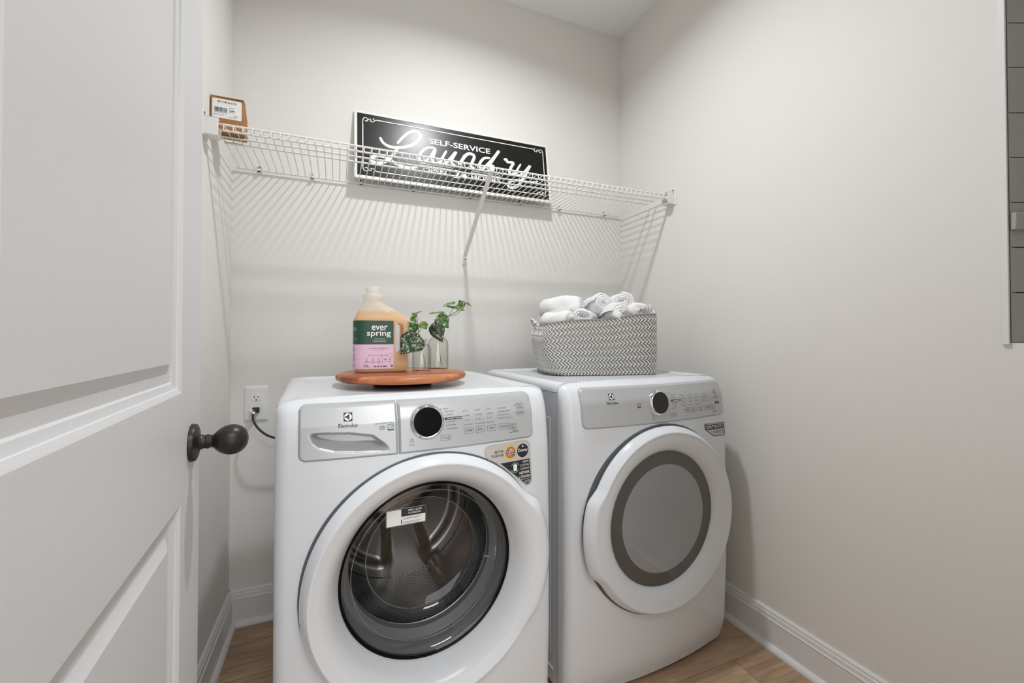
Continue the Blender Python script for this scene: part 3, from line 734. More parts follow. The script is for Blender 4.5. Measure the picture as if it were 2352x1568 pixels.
# ------------------------------------------------------------------ wire shelf
def wpart(o, root):
    """part whose mesh is in world measures"""
    o.parent = root; o.matrix_parent_inverse = Matrix.Translation(-Vector(root.location)); return o
shelf = empty('wire_shelf', (.53, YB, 1.75)); tag(shelf, 'white wire shelf across the back wall, above the washer and dryer', 'shelf')
ZD = 1.7555; YR1, YR3, YR4, YRB = 1.545, 1.632, 1.680, 1.9125
X0S, X1S = -.3640, 1.4220
def rail(name, y, z, x0=X0S, x1=X1S, r=.0034):
    b = MB(); b.tube([(x0, y, z), (x1, y, z)], r, 10); return wpart(b.build(name, m_wire), shelf)
rail('front_rail', YR1, ZD-.0015); rail('lip_rail', YR1+.001, ZD-.0195); rail('support_rail', YR3, ZD-.0045, X0S+.012, X1S-.012); rail('support_rail', YR4, ZD-.0045, X0S+.012, X1S-.012)
rail('back_rail', YRB, ZD-.0045, X0S, X1S-.006)
b = MB(); b.tube([(0, YRB, 0), (0, YR1+.002, 0), (0, YR1-.0030, -.001), (0, YR1-.0042, -.004), (0, YR1-.0042, -.019), (0, YR1-.001, -.0225)], .0019, 7)
w0 = wpart(b.build('wire', m_wire), shelf); w0.location = (-.3515, 0, ZD+.0003)
for k in range(1, 70):
    c = w0.copy(); COL.objects.link(c); c.location = (-.3515 + .02555*k, 0, ZD+.0003)
# wall clips with a screw
for x in (-.2847, -.0963, .0895, .3099, .5728, .8271, 1.0458, 1.3183):
    b = MB(); b.box((x-.0075, YB-.005, 1.7395), (x+.0075, YB+.0005, 1.7715)); b.box((x-.005, YB-.020, 1.7415), (x+.005, YB-.003, 1.7475)); b.box((x-.005, YB-.020, 1.7415), (x+.005, YB-.0165, 1.7555))
    cl = wpart(b.build('wall_clip', m_plastic, bevel=.001), shelf)
    b = MB(); b.cyl((x, YB-.0075, 1.765), (x, YB-.004, 1.765), .0036, 12); so = b.build('screw', m_screw); so.parent = cl
# end brackets: cup that wraps the rail ends, with a screw tab
for sx, xw in ((1, XL), (-1, XR)):
    b = MB(); f = lambda d: xw + sx*d
    def bb(x0, x1, y0, y1, z0, z1): b.box((min(f(x0), f(x1)), y0, z0), (max(f(x0), f(x1)), y1, z1))
    bb(0, .004, 1.512, 1.572, 1.705, 1.768)                                   # wall plate
    bb(.002, .041, 1.521, 1.5255, 1.7115, 1.7640); bb(.002, .041, 1.521, 1.562, 1.709, 1.7135); bb(.002, .041, 1.558, 1.562, 1.711, 1.738); bb(.002, .041, 1.521, 1.545, 1.7605, 1.7640)
    b.prism([(1.512, 1.766), (1.565, 1.766), (1.545, 1.782), (1.520, 1.784)], lambda p: (f(0), p[0], p[1]), lambda p: (f(.004), p[0], p[1]))
    eb = wpart(b.build('end_bracket', m_plastic, bevel=.0016), shelf)
    b = MB(); b.cyl((f(.0035), 1.528, 1.774), (f(.006), 1.528, 1.774), .004, 12); so = b.build('screw', m_screw); so.parent = eb
# diagonal brace to the wall
XBR = .549
b = MB(); d0 = Vector((XBR, YR1-.004, ZD-.012)); d1 = Vector((XBR, YB-.012, 1.474)); t = (d1-d0).normalized(); nn = Vector((1, 0, 0)).cross(t)
sec = [(-.0085, 0), (.0085, 0), (.0085, .004), (.0065, .0045), (.0055, .0015), (-.0055, .0015), (-.0065, .0045), (-.0085, .004)]
b.prism(sec, lambda p: d0 + Vector((p[0], 0, 0)) + nn*p[1], lambda p: d1 + Vector((p[0], 0, 0)) + nn*p[1])
br = wpart(b.build('support_brace', m_plastic), shelf)
b = MB(); b.box((XBR-.0105, YB-.003, 1.436), (XBR+.0105, YB+.0005, 1.482)); b.box((XBR-.0075, YB-.014, 1.446), (XBR+.0075, YB-.002, 1.480)); b.box((XBR-.0105, YB-.008, 1.436), (XBR+.0105, YB, 1.4375)); so = b.build('brace_foot', m_plastic, bevel=.001); so.parent = br
b = MB(); b.cyl((XBR, YB-.016, 1.458), (XBR, YB-.013, 1.458), .0035, 12); so = b.build('screw', m_screw); so.parent = br
b = MB(); b.box((XBR-.009, YR1-.009, ZD-.022), (XBR+.009, YR1+.004, ZD+.006)); so = b.build('brace_hook', m_plastic, bevel=.0025); so.parent = br

# ------------------------------------------------------------------ sign leaning on the wall
SGW, SGH = .9145, .3065
sign = empty('wall_sign', (.0625, 1.868, ZD+.003), 0, 0)
tag(sign, 'long black enamel laundry sign with white script lettering, leaning on the wall', 'sign')
sup = Vector((0, 1.914-1.868, 2.0645-1.7625)).normalized(); snm = Vector((1, 0, 0)).cross(sup); snm = -snm if snm.y > 0 else snm
def sg(off): return lambda x, z: Vector((x, 0, 0)) + sup*z + snm*off
m_signblk = mat('black_enamel', (26, 26, 26), .30, spec=.34, var=.1, vscale=20, bump=.05, bscale=14)
m_signwht = mat('white_enamel_paint', (240, 239, 235), .4, spec=.3, bump=.05, bscale=60)
def sbox(mb, x0, z0, x1, z1, o0, o1):
    q = [sg(o)(x, z) for o in (o0, o1) for x, z in ((x0, z0), (x1, z0), (x1, z1), (x0, z1))]
    mb.add(q, [(0,3,2,1),(4,5,6,7),(0,1,5,4),(1,2,6,5),(2,3,7,6),(3,0,4,7)])
b = MB(); sbox(b, .001, .001, SGW-.001, SGH-.001, -.004, .0015); b.build('face_plate', m_signblk, sign)
b = MB()
for a in ((0, 0, SGW, .0135), (0, SGH-.0105, SGW, SGH), (0, .0135, .0115, SGH-.0105), (SGW-.0115, .0135, SGW, SGH-.0105)): sbox(b, *a, -.006, .0035)
b.build('frame', m_signwht, sign, bevel=.0012)
def raised(mb, pts, w, h=.0022, base=.001, k=5):
    """rounded raised stroke along 2-D pts"""
    P = smooth_path(pts, k); n = len(P); rows = []
    for i, p in enumerate(P):
        t = (P[min(i+1, n-1)] - P[max(i-1, 0)]).normalized(); nx, nz = -t.y, t.x
        ww = (w if not callable(w) else w(i/(n-1)))/2
        e = .35 if i in (0, n-1) else 1
        rows.append([sg(base)(p.x+nx*ww*e, p.y+nz*ww*e), sg(base+h*.8)(p.x+nx*ww*.8*e, p.y+nz*ww*.8*e), sg(base+h)(p.x, p.y), sg(base+h*.8)(p.x-nx*ww*.8*e, p.y-nz*ww*.8*e), sg(base)(p.x-nx*ww*e, p.y-nz*ww*e)])
    mb.grid(rows)
STROKES = [
 ([(.1034, .1995), (.1151, .1769), (.1389, .1634), (.1712, .1625), (.2144, .1741), (.2503, .1955), (.2733, .2231), (.2756, .2445), (.2622, .2555), (.2431, .2536), (.2198, .2382), (.1965, .212), (.1743, .1813)], .0135),
 ([(.1772, .1614), (.1647, .1387), (.1483, .1134), (.1281, .0921), (.1042, .0792), (.0808, .0775), (.0673, .0853), (.0713, .1001), (.0928, .1118), (.1164, .1114), (.1441, .0992), (.176, .0845), (.2126, .077), (.2415, .0803), (.269, .0921)], .0140),
 ([(.3443, .1871), (.3249, .1906), (.2988, .1812), (.2768, .1564), (.2699, .1298), (.2779, .1151), (.2972, .1207), (.3215, .148), (.3421, .1844), (.3299, .1401), (.3336, .1199), (.3488, .1201), (.3600, .1300)], .0120),
 ([(.3941, .1881), (.3762, .1552), (.3644, .1297), (.3706, .119), (.3885, .1267), (.4164, .1598), (.4377, .1897), (.4183, .1506), (.4152, .1288), (.4308, .1267)], .0125),
 ([(.4785, .1825), (.466, .155), (.4535, .128), (.462, .1485), (.4902, .187), (.5159, .1915), (.5247, .1785), (.5116, .1473), (.5071, .1273), (.5246, .1253)], .0130),
 ([(.6035, .1872), (.5745, .1822), (.5517, .154), (.5507, .132), (.5671, .1298), (.5974, .1616), (.6250, .1960), (.6508, .2327), (.623, .1906), (.5939, .1415), (.593, .1242), (.6098, .1245)], .0130),
 ([(.6721, .1915), (.6872, .1941), (.6914, .1823), (.7215, .1823), (.7073, .1549), (.6982, .1286), (.7127, .1209), (.7285, .1334)], .0125),
 ([(.7622, .1841), (.7366, .1422), (.7379, .1224), (.7584, .1255), (.7858, .1525), (.8111, .182), (.7818, .1317), (.7559, .0877), (.7288, .0589), (.6985, .0521), (.6869, .0652), (.703, .0848), (.7463, .0962), (.7972, .0937), (.85, .1041)], .0120)]
for pts, w in STROKES:
    b = MB(); raised(b, pts, lambda t, w=w: 1.22*w*(.66+.34*math.sin(PI*min(1, max(0, t*1.02)))**.5)); b.build('script_letter', m_signwht, sign, angle=70)
b = MB(); put(b, 'SELF-SERVICE', .3150, .2075, .2900, .0270, sg(.0028), .02); stuff(b.build('lettering', m_signwht, sign))
b = MB(); put(b, 'OPEN', .2840, .0662, .1050, .0230, sg(.0028), .02); put(b, 'HOURS', .5050, .0662, .1450, .0230, sg(.0028), .02); put(b, '24', .4220, .0600, .0640, .0400, sg(.0028), .025)
stuff(b.build('lettering', m_signwht, sign))
b = MB()
for x0, x1 in ((.2673, .4140), (.5076, .6490)):
    for z in (.1065, .0985): line(b, x0, z, x1, z, .0022, sg(.0028))
stuff(b.build('rule_lines', m_signwht, sign))
b = MB(); xa, xb, za, zb = .0340, .8855, .0370, .2752; e = .058
line(b, xa+e, zb, xb-e+.006, zb, .0042, sg(.0026)); line(b, xa+e, za, xb-e+.006, za, .0042, sg(.0026)); line(b, xa, za+.022, xa, zb-.03, .0042, sg(.0026)); line(b, xb, za+.02, xb, zb-.022, .0042, sg(.0026))
stuff(b.build('border_line', m_signwht, sign))
b = MB()
for cx, cz, fx, fz in ((xa, zb, 1, 1), (xb, zb, -1, 1), (xa, za, 1, -1), (xb, za, -1, -1)):
    m_ = lambda L: [(cx + fx*x, cz + fz*z) for x, z in L]
    raised(b, m_([(0, -.03), (.0, -.010), (.006, .002), (.016, .002), (.020, -.006), (.014, -.013), (.008, -.009)]), .0040)
    raised(b, m_([(.018, -.012), (.025, -.001), (.032, -.002), (.033, -.009), (.027, -.011)]), .0036)
    raised(b, m_([(.034, -.013), (.044, -.010), (.050, -.002), (.060, .0)]), .0038)
    raised(b, m_([(.046, .006), (.042, .002), (.047, -.002)]), .0034)
stuff(b.build('corner_scrolls', m_signwht, sign))

# ------------------------------------------------------------------ small carton on the shelf
cb = empty('cardboard_box', (-.374, 1.600, ZD+.0022)); tag(cb, 'small brown cardboard carton with a white barcode label, on the shelf end', 'box')
m_card = mat('brown_cardboard', (176, 124, 78), .7, spec=.2, bump=.15, bscale=120, var=.12, vscale=14)
b = MB(); sd = [(0, 0), (.066, 0), (.067, .068), (.030, .106), (0, .108)]
b.prism(sd, lambda p: (0, p[0], p[1]), lambda p: (.0895, p[0]+.002, p[1]-.002)); b.build('carton', m_card, cb, bevel=.0012)
b = MB(); b.box((-.0005, -.0008, .1068), (.0900, .031, .1085)); b.build('lid_flap', m_card, cb)
FB = lambda off: (lambda x, z: (x, -.0004-off+.002*x/.0895, z))
b = MB(); disc(b, rrect(.0045, .0395, .0845, .1010, .004), FB(0)); lb = b.build('paper_label', m_inkw, cb)
b = MB(); put(b, '400P 11P DMT 6AL RCS K30', .0180, .0885, .0520, .0068, FB(.0003), .008)
r = random.Random(5); x = .0110
while x < .045:
    w = r.choice((.0005, .0009, .0014)); rect(b, x, .0600, x+w, .0735, FB(.0003)); x += w + r.choice((.0006, .001))
for i, (xa, xb, z, h) in enumerate(((.05, .064, .0745, .0016), (.050, .066, .066, .0024), (.050, .0655, .0620, .0014), (.008, .036, .0500, .0012), (.048, .070, .0450, .0012), (.062, .074, .0505, .0014), (.012, .044, .0570, .0014))): fakeline(b, xa, xb, z, h, FB(.0003), i)
stuff(b.build('label_print', m_inkd, lb))

# ------------------------------------------------------------------ turntable tray on the washer
from mathutils import noise as NZ_
ZT = .9535                                             # recessed lid height
m_acacia = wood_mat('acacia_wood', (104, 48, 24), (178, 98, 54), (214, 150, 98), (3, 24, 24), .4)
tray = empty('wooden_turntable', (.190, 1.360, ZT)); tag(tray, 'round acacia wood turntable tray on a black foot, on top of the washer', 'tray')
b = MB(); b.lathe([(.0, .0160), (.165, .0160), (.184, .0170), (.1920, .0205), (.1950, .0265), (.1940, .0325), (.190, .0362), (.182, .0382), (.10, .0382), (.00001, .0382)], 96); b.build('tray_top', m_acacia, tray, angle=60)
b = MB(); b.lathe([(.00001, 0), (.088, 0), (.089, .002), (.089, .0150), (.087, .0163), (.00001, .0163)], 64); b.build('base', m_blackgl, tray)
ZS = 1.0                                               # the jug and vases are laid out at this height, then set down on the tray
def set_down(o, k=1.08):
    c = Vector((0, 0, 1.1024)); o.scale = (k, k, k); o.location = c + (Vector(o.location) - c)*k
    o.location.z = ZT + .0382

# ------------------------------------------------------------------ detergent jug
jug = empty('detergent_jug', (.1187, 1.283, ZS), math.radians(0)); tag(jug, 'translucent detergent jug with orange liquid and green and pink label', 'jug')
ZJ = [0, .003, .009, .02, .145, .151, .162, .176, .190, .2005, .2040]
XLJ = [-.066, -.0715, -.0755, -.0765, -.0765, -.0755, -.071, -.0635, -.0555, -.0500, -.0495]
XRJ = [.066, .0715, .0750, .0757, .0757, .0735, .0610, .0405, .0180, .0030, .0015]
DJ = [.038, .043, .0465, .0475, .0475, .0470, .0440, .0390, .0325, .0270, .0255]
EJ = [4, 4, 4, 4, 4, 3.8, 3.2, 2.8, 2.3, 2, 2]
def jug_sec(z, ins=0, n=56):
    xl, xr, d, e = (lerp_table(z, ZJ, t) for t in (XLJ, XRJ, DJ, EJ)); xl += ins; xr -= ins; d -= ins; out = []
    for k in range(n):
        a = 2*PI*k/n; c, s = math.cos(a), math.sin(a)
        out.append(((xl+xr)/2 + (xr-xl)/2*math.copysign(abs(c)**(2/e), c), d*math.copysign(abs(s)**(2/e), s), z))
    return out
def jug_body(zs, ins=0):
    b = MB(); rows = [jug_sec(z, ins) for z in zs]; b.grid(rows, closed_u=True); n = 56
    b.f.append(list(range(n-1, -1, -1))); b.sm.append(False); k = (len(zs)-1)*n; b.f.append(list(range(k, k+n))); b.sm.append(False); return b
def hole(r0):
    c = MB(); c.prism([(.0455 + r0*math.cos(a) , (.128 if math.sin(a) > 0 else .066) + r0*1.1*math.sin(a)) for a in [2*PI*k/24+.01 for k in range(24)]], lambda p: (p[0], -.08, p[1]), lambda p: (p[0], .08, p[1])); return c
def shell_mat(name, col, alpha, rough=.35):
    m = bpy.data.materials.new(name); m.use_nodes = True; nt = m.node_tree; p = nt.nodes['Principled BSDF']; o = nt.nodes['Material Output']
    p.inputs['Base Color'].default_value = srgb(*col); p.inputs['Roughness'].default_value = rough; p.inputs['Specular IOR Level'].default_value = .4
    t = nd(nt, 'ShaderNodeBsdfTransparent'); tl = nd(nt, 'ShaderNodeBsdfTranslucent'); tl.inputs[0].default_value = srgb(*col)
    m1 = nd(nt, 'ShaderNodeMixShader'); m1.inputs[0].default_value = .45; nt.links.new(p.outputs[0], m1.inputs[1]); nt.links.new(tl.outputs[0], m1.inputs[2])
    m2 = nd(nt, 'ShaderNodeMixShader'); m2.inputs[0].default_value = alpha; nt.links.new(t.outputs[0], m2.inputs[1]); nt.links.new(m1.outputs[0], m2.inputs[2]); nt.links.new(m2.outputs[0], o.inputs[0])
    return m
m_hdpe = shell_mat('translucent_plastic', (250, 243, 226), .40); m_liq = shell_mat('orange_liquid', (250, 203, 132), .84, .1); m_cap = shell_mat('frosted_cap', (246, 244, 238), .85)
ZL = [0, .002, .005, .009, .02, .05, .08, .11, .135, .145, .149, .153, .158, .164, .170, .176, .183, .190, .197, .2005, .2040]
body = jug_body(ZL).build('bottle_body', m_hdpe, jug, angle=60); h = hole(.0105).build('cutter', m_hdpe); h.parent = jug; cut(body, [h])
for p in body.data.polygons: p.use_smooth = True
body.data.set_sharp_from_angle(angle=math.radians(50))
lq = jug_body([.003, .006, .012, .03, .07, .11, .14, .148, .153, .160, .168, .1735], .0022).build('liquid', m_liq, jug, angle=60); h = hole(.013).build('cutter', m_hdpe); h.parent = jug; cut(lq, [h])
NX = Matrix.Translation((-.0242, 0, 0))
b = MB(); b.lathe([(.0245, .202), (.0258, .204), (.0262, .210), (.0262, .218), (.0250, .2215), (.020, .2225)], 40, NX); b.build('collar', m_cap, jug)
b = MB(); b.lathe([(.0195, .221), (.0195, .2405), (.0188, .2425), (.0175, .2420), (.0165, .236), (.00001, .2355)], 40, NX); b.build('cap', m_cap, jug)
# label wrapped round the front and the left side
sec = jug_sec(.08, -.0007, 400); front = sorted([p for p in sec if p[1] < 0], key=lambda p: -p[0]); back = sorted([p for p in sec if p[1] >= 0], key=lambda p: p[0])
path = [p for p in front if p[0] <= .0295] + back[:60]
cum = [0]
for i in range(1, len(path)): cum.append(cum[-1] + math.hypot(path[i][0]-path[i-1][0], path[i][1]-path[i-1][1]))
def lab(off):
    def f(x, z):
        s = -x; i = 1
        while i < len(cum)-1 and cum[i] < s: i += 1
        t = (s-cum[i-1])/max(1e-9, cum[i]-cum[i-1]); a, c = path[i-1], path[i]
        px, py = a[0]+(c[0]-a[0])*t, a[1]+(c[1]-a[1])*t; l = math.hypot(c[0]-a[0], c[1]-a[1]) or 1
        nx, ny = -(c[1]-a[1])/l, (c[0]-a[0])/l
        if nx*(px) + ny*(py) < 0: nx, ny = -nx, -ny
        return (px+nx*off, py+ny*off, z)
    return f
m_lgreen = mat('label_green', (26, 74, 52), .45); m_lpink = mat('label_pink', (226, 192, 214), .45); m_lpur = mat('label_purple', (104, 72, 104), .5); m_lwht = mat('label_white', (240, 232, 236), .5)
for nm, z0, z1, mm in (('label_green_band', .0795, .1455, m_lgreen), ('label_pink_band', .0118, .0795, m_lpink)):
    b = MB(); b.grid([[lab(0)(-.172*i/60, z) for i in range(61)] for z in (z0, (z0+z1)/2, z1)]); b.build(nm, mm, jug, fixn=True)
b = MB(); F = lab(.0004)
put(b, 'ever', -.0590, .1185, .0425, .0135, F, .014); put(b, 'spring', -.0715, .0985, .0640, .0195, F, .014)
put(b, 'Down-to-earth', -.0505, .0945, .0265, .0026, F); put(b, 'solutions that are up to', -.0575, .0902, .0400, .0029, F); put(b, "Earth's standards", -.0525, .0862, .0300, .0026, F)
fakeline(b, -.122, -.100, .1240, .0012, F, 6); fakeline(b, -.116, -.100, .1185, .0016, F, 8); ring2(b, [(-.106, .092), (-.1035, .0975), (-.101, .092)], .0008, F)
stuff(b.build('label_lettering', m_lwht, jug))
b = MB(); put(b, 'Lavender & Bergamot', -.0665, .0665, .0535, .0048, F); put(b, 'Laundry Detergent', -.0540, .0623, .0300, .0030, F); put(b, 'Removes the Toughest Stains', -.0675, .0475, .0550, .0040, F)
for z in (.0535, .0445, .0250): line(b, -.0790, z, -.0025, z, .0006, F)
line(b, -.0300, .0250, -.0300, .0445, .0006, F); put(b, '64', -.0255, .0352, .0065, .0055, F, .01); put(b, '2x', -.0130, .0352, .0065, .0055, F); fakeline(b, -.0245, -.0195, .0310, .0011, F, 1); fakeline(b, -.0155, -.0050, .0310, .0011, F, 2)
for x in (-.0715, -.0555, -.0395):
    ring2(b, [(x-.0028, .0355), (x+.0028, .0355), (x+.0020, .0395), (x-.0020, .0395)], .0007, F); disc(b, circ(x, .0412, .0008, 8), F)
    fakeline(b, x-.006, x+.006, .0315, .0010, F, int(x*-1000)); fakeline(b, x-.006, x+.006, .0293, .0010, F, int(x*-900))
fakeline(b, -.079, -.068, .0195, .0028, F, 3); fakeline(b, -.079, -.062, .0168, .0012, F, 5); fakeline(b, -.053, -.016, .0172, .0032, F, 9); disc(b, circ(-.0045, .0190, .0030, 16), F)
for i, z in enumerate((.0705, .067, .0635, .0605, .0505, .0475, .044, .041, .038, .035, .025, .021, .017)): fakeline(b, -.121, -.108+.003*(i % 3), z, .0009, F, i)
stuff(b.build('label_print', m_lpur, jug))

# ------------------------------------------------------------------ glass bottle vases and cuttings
m_vase = glass_mat('clear_glass', (.93, .92, .90), .06, edge=.6, dark=.6)
m_water = glass_mat('water', (.96, .97, .95), .04)
def vase(name, loc, R, H, rn, label):
    v = empty(name, loc); tag(v, label, 'vase', 'bottle vases on the tray')
    hs = H*.70
    out = [(.00001, 0), (R*.9, 0), (R*.98, .002), (R, .006), (R, hs*.92), (R*.97, hs), (R*.82, hs+R*.28), (rn*1.15, hs+R*.48), (rn, hs+R*.62), (rn, H-.006), (rn*1.28, H-.004), (rn*1.32, H-.002), (rn*1.25, H), (rn*.9, H)]
    t = .0022
    inn = [(rn*.86, H-.004), (rn-t, hs+R*.62), (rn*1.1-t, hs+R*.5), (R*.8-t, hs+R*.26), (R-t, hs*.9), (R-t, .009), (R*.85, .0055), (.00001, .0065)]
    b = MB(); b.lathe(out, 48); b.build('glass_body', m_vase, v, fixn=True)
    b = MB(); b.lathe([(R-t, .0190), (.00001, .0185)], 40); b.build('water', m_water, v)
    return v
V1 = Vector((.2338, 1.278, ZS)); V2 = Vector((.2955, 1.335, ZS))
vs1 = vase('glass_vase', V1, .0275, .0950, .0125, 'small squat clear glass bottle vase beside the detergent jug')
vs2 = vase('glass_vase', V2, .0320, .1200, .0142, 'taller clear glass bottle vase, the farther one from the detergent jug')
def leaf_mat(name, dark, mid, pale, thr):
    m = bpy.data.materials.new(name); m.use_nodes = True; nt = m.node_tree; p = nt.nodes['Principled BSDF']
    tc = nd(nt, 'ShaderNodeTexCoord'); n = nd(nt, 'ShaderNodeTexNoise'); n.inputs['Scale'].default_value = 150; n.inputs['Detail'].default_value = 1.5; n.inputs['Distortion'].default_value = .8
    nt.links.new(tc.outputs['Object'], n.inputs['Vector']); r = nd(nt, 'ShaderNodeValToRGB'); nt.links.new(n.outputs['Fac'], r.inputs[0])
    e = r.color_ramp.elements; e[0].position = thr-.05; e[0].color = srgb(*dark); e[1].position = thr+.06; e[1].color = srgb(*pale); k = e.new(thr); k.color = srgb(*mid)
    nt.links.new(r.outputs[0], p.inputs['Base Color']); p.inputs['Roughness'].default_value = .45
    return m
m_leafd = leaf_mat('dark_variegated_leaf', (34, 52, 28), (44, 66, 36), (150, 166, 138), .56)
m_leafg = leaf_mat('green_variegated_leaf', (56, 92, 42), (76, 112, 54), (172, 194, 144), .58)
m_leafl = leaf_mat('young_leaf', (88, 112, 42), (98, 124, 50), (146, 166, 96), .62)
m_stem = mat('green_stem', (112, 132, 70), .5, var=.1)
def leaf(root, base, tip, wid, nrm, m, curl=.15, fold=.25):
    B = Vector(base); Tp = Vector(tip); ax = Tp-B; L = ax.length; ax.normalize(); nrm = Vector(nrm); nrm = (nrm - ax*nrm.dot(ax)).normalized(); sd = ax.cross(nrm)
    b = MB(); rows = []; N = 14
    for i in range(N+1):
        u = i/N; wv = 1.12*(math.sin(PI*u**.60))**.85*(1-u)**.22 if u < 1 else 0
        if i == 0: wv = .05
        c = B + ax*(L*(u*1.0)) - nrm*(curl*L*(u-.3)**2)
        row = []
        for j in range(-4, 5):
            v = j/4; back = -.16*L*abs(v)**1.2*max(0, 1-u*3.2)          # heart lobes reach behind the base
            row.append(c + sd*(wid/2*wv*v) + ax*back + nrm*(-fold*wid/2*wv*(abs(v)**1.4) + .03*wid*math.sin(9*u+3*v)))
        rows.append(row)
    b.grid(rows); o = wpart(b.build('leaf', m), root)
    s = o.modifiers.new('thick', 'SOLIDIFY'); s.thickness = .0006; return o
def stem(root, pts, r=.0011):
    b = MB(); b.tube(smooth_path(pts, 5), r, 6); return wpart(b.build('stem', m_stem), root)
c1 = empty('plant_cutting', V1); tag(c1, 'leafy vine cutting with a large dark variegated leaf, in the squat vase', 'plant', 'vine cuttings in vases')
stem(c1, [(.2452, 1.282, 1.0085), (.2386, 1.280, 1.047), (.2285, 1.277, 1.080), (.2225, 1.272, 1.1005), (.2225, 1.270, 1.1224), (.2190, 1.270, 1.148), (.2173, 1.270, 1.1692)])
stem(c1, [(.2225, 1.270, 1.112), (.2290, 1.266, 1.125), (.2315, 1.262, 1.1414)], .0009); stem(c1, [(.2210, 1.270, 1.128), (.2150, 1.272, 1.142), (.2105, 1.274, 1.151)], .0008); stem(c1, [(.2225, 1.270, 1.095), (.2205, 1.250, 1.100), (.2110, 1.226, 1.102)], .0010)
leaf(c1, (.2085, 1.222, 1.1015), (.1632, 1.210, 1.0535), 0.0717, (-.25, -.9, .35), m_leafd, .1, .15)
leaf(c1, (.2080, 1.268, 1.1150), (.1885, 1.262, 1.1450), 0.0435, (-.1, -.9, .3), m_leafg, .1, .2)
leaf(c1, (.2125, 1.276, 1.1550), (.1985, 1.272, 1.1500), 0.0256, (-.3, -.85, .5), m_leafl, .2, .2)
leaf(c1, (.2165, 1.276, 1.1620), (.2040, 1.274, 1.1700), 0.0205, (-.2, -.8, .6), m_leafl, .2, .3)
leaf(c1, (.2175, 1.272, 1.1720), (.2320, 1.268, 1.1782), 0.0090, (0, -.4, .9), m_leafl, .2, .2)
leaf(c1, (.2330, 1.262, 1.1435), (.2460, 1.255, 1.1240), 0.0333, (.25, -.8, .45), m_leafl, .2, .3)
c2 = empty('plant_cutting', V2); tag(c2, 'tall vine cutting with a long leafy tip, in the taller vase', 'plant', 'vine cuttings in vases')
stem(c2, [(.3071, 1.338, 1.0085), (.3020, 1.337, 1.045), (.3000, 1.335, 1.0826), (.2985, 1.333, 1.120), (.2990, 1.330, 1.152), (.3080, 1.330, 1.158), (.3253, 1.330, 1.1652), (.3450, 1.330, 1.176), (.3631, 1.330, 1.1867), (.3770, 1.330, 1.195), (.3871, 1.330, 1.213)])
stem(c2, [(.3290, 1.33, 1.167), (.3370, 1.33, 1.182), (.3430, 1.33, 1.197)], .0008); stem(c2, [(.3253, 1.33, 1.1652), (.3480, 1.33, 1.170), (.3680, 1.325, 1.184)], .0008); stem(c2, [(.2990, 1.33, 1.150), (.3005, 1.33, 1.165), (.3021, 1.33, 1.178)], .0008); stem(c2, [(.2988, 1.332, 1.135), (.289, 1.318, 1.143), (.2790, 1.304, 1.1445)], .0008)
leaf(c2, (.2775, 1.300, 1.1360), (.3000, 1.296, 1.0831), 0.0461, (-.2, -.95, -.1), m_leafd, .12, .15)
leaf(c2, (.2950, 1.312, 1.1630), (.3228, 1.305, 1.1281), 0.0512, (.15, -.9, .35), m_leafg, .1, .12)
leaf(c2, (.3050, 1.330, 1.1795), (.2622, 1.320, 1.1750), 0.0384, (0, -.18, 1), m_leafl, .15, .1)
leaf(c2, (.3000, 1.334, 1.1795), (.3195, 1.345, 1.1815), 0.0256, (0, -.15, 1), m_leafl, .2, .1)
leaf(c2, (.3441, 1.330, 1.2120), (.3125, 1.325, 1.2020), 0.0218, (-.2, -.35, .9), m_leafl, .05, .2)
leaf(c2, (.3500, 1.330, 1.1969), (.3080, 1.322, 1.1985), 0.0230, (-.1, -.45, .85), m_leafg, .05, .2)
leaf(c2, (.3545, 1.325, 1.1990), (.3770, 1.318, 1.1842), 0.0230, (.3, -.8, .4), m_leafl, .1, .2)
leaf(c2, (.3740, 1.330, 1.1990), (.3620, 1.328, 1.2185), 0.0282, (.1, -.95, .2), m_leafg, .1, .15)
leaf(c2, (.3871, 1.330, 1.2120), (.4041, 1.328, 1.2000), 0.0128, (.2, -.6, .7), m_leafl, .1, .2)

bpy.context.view_layer.update()
for o in (jug, vs1, vs2): set_down(o)
for o, v in ((c1, vs1), (c2, vs2)): set_down(o); o.location.z = v.location.z
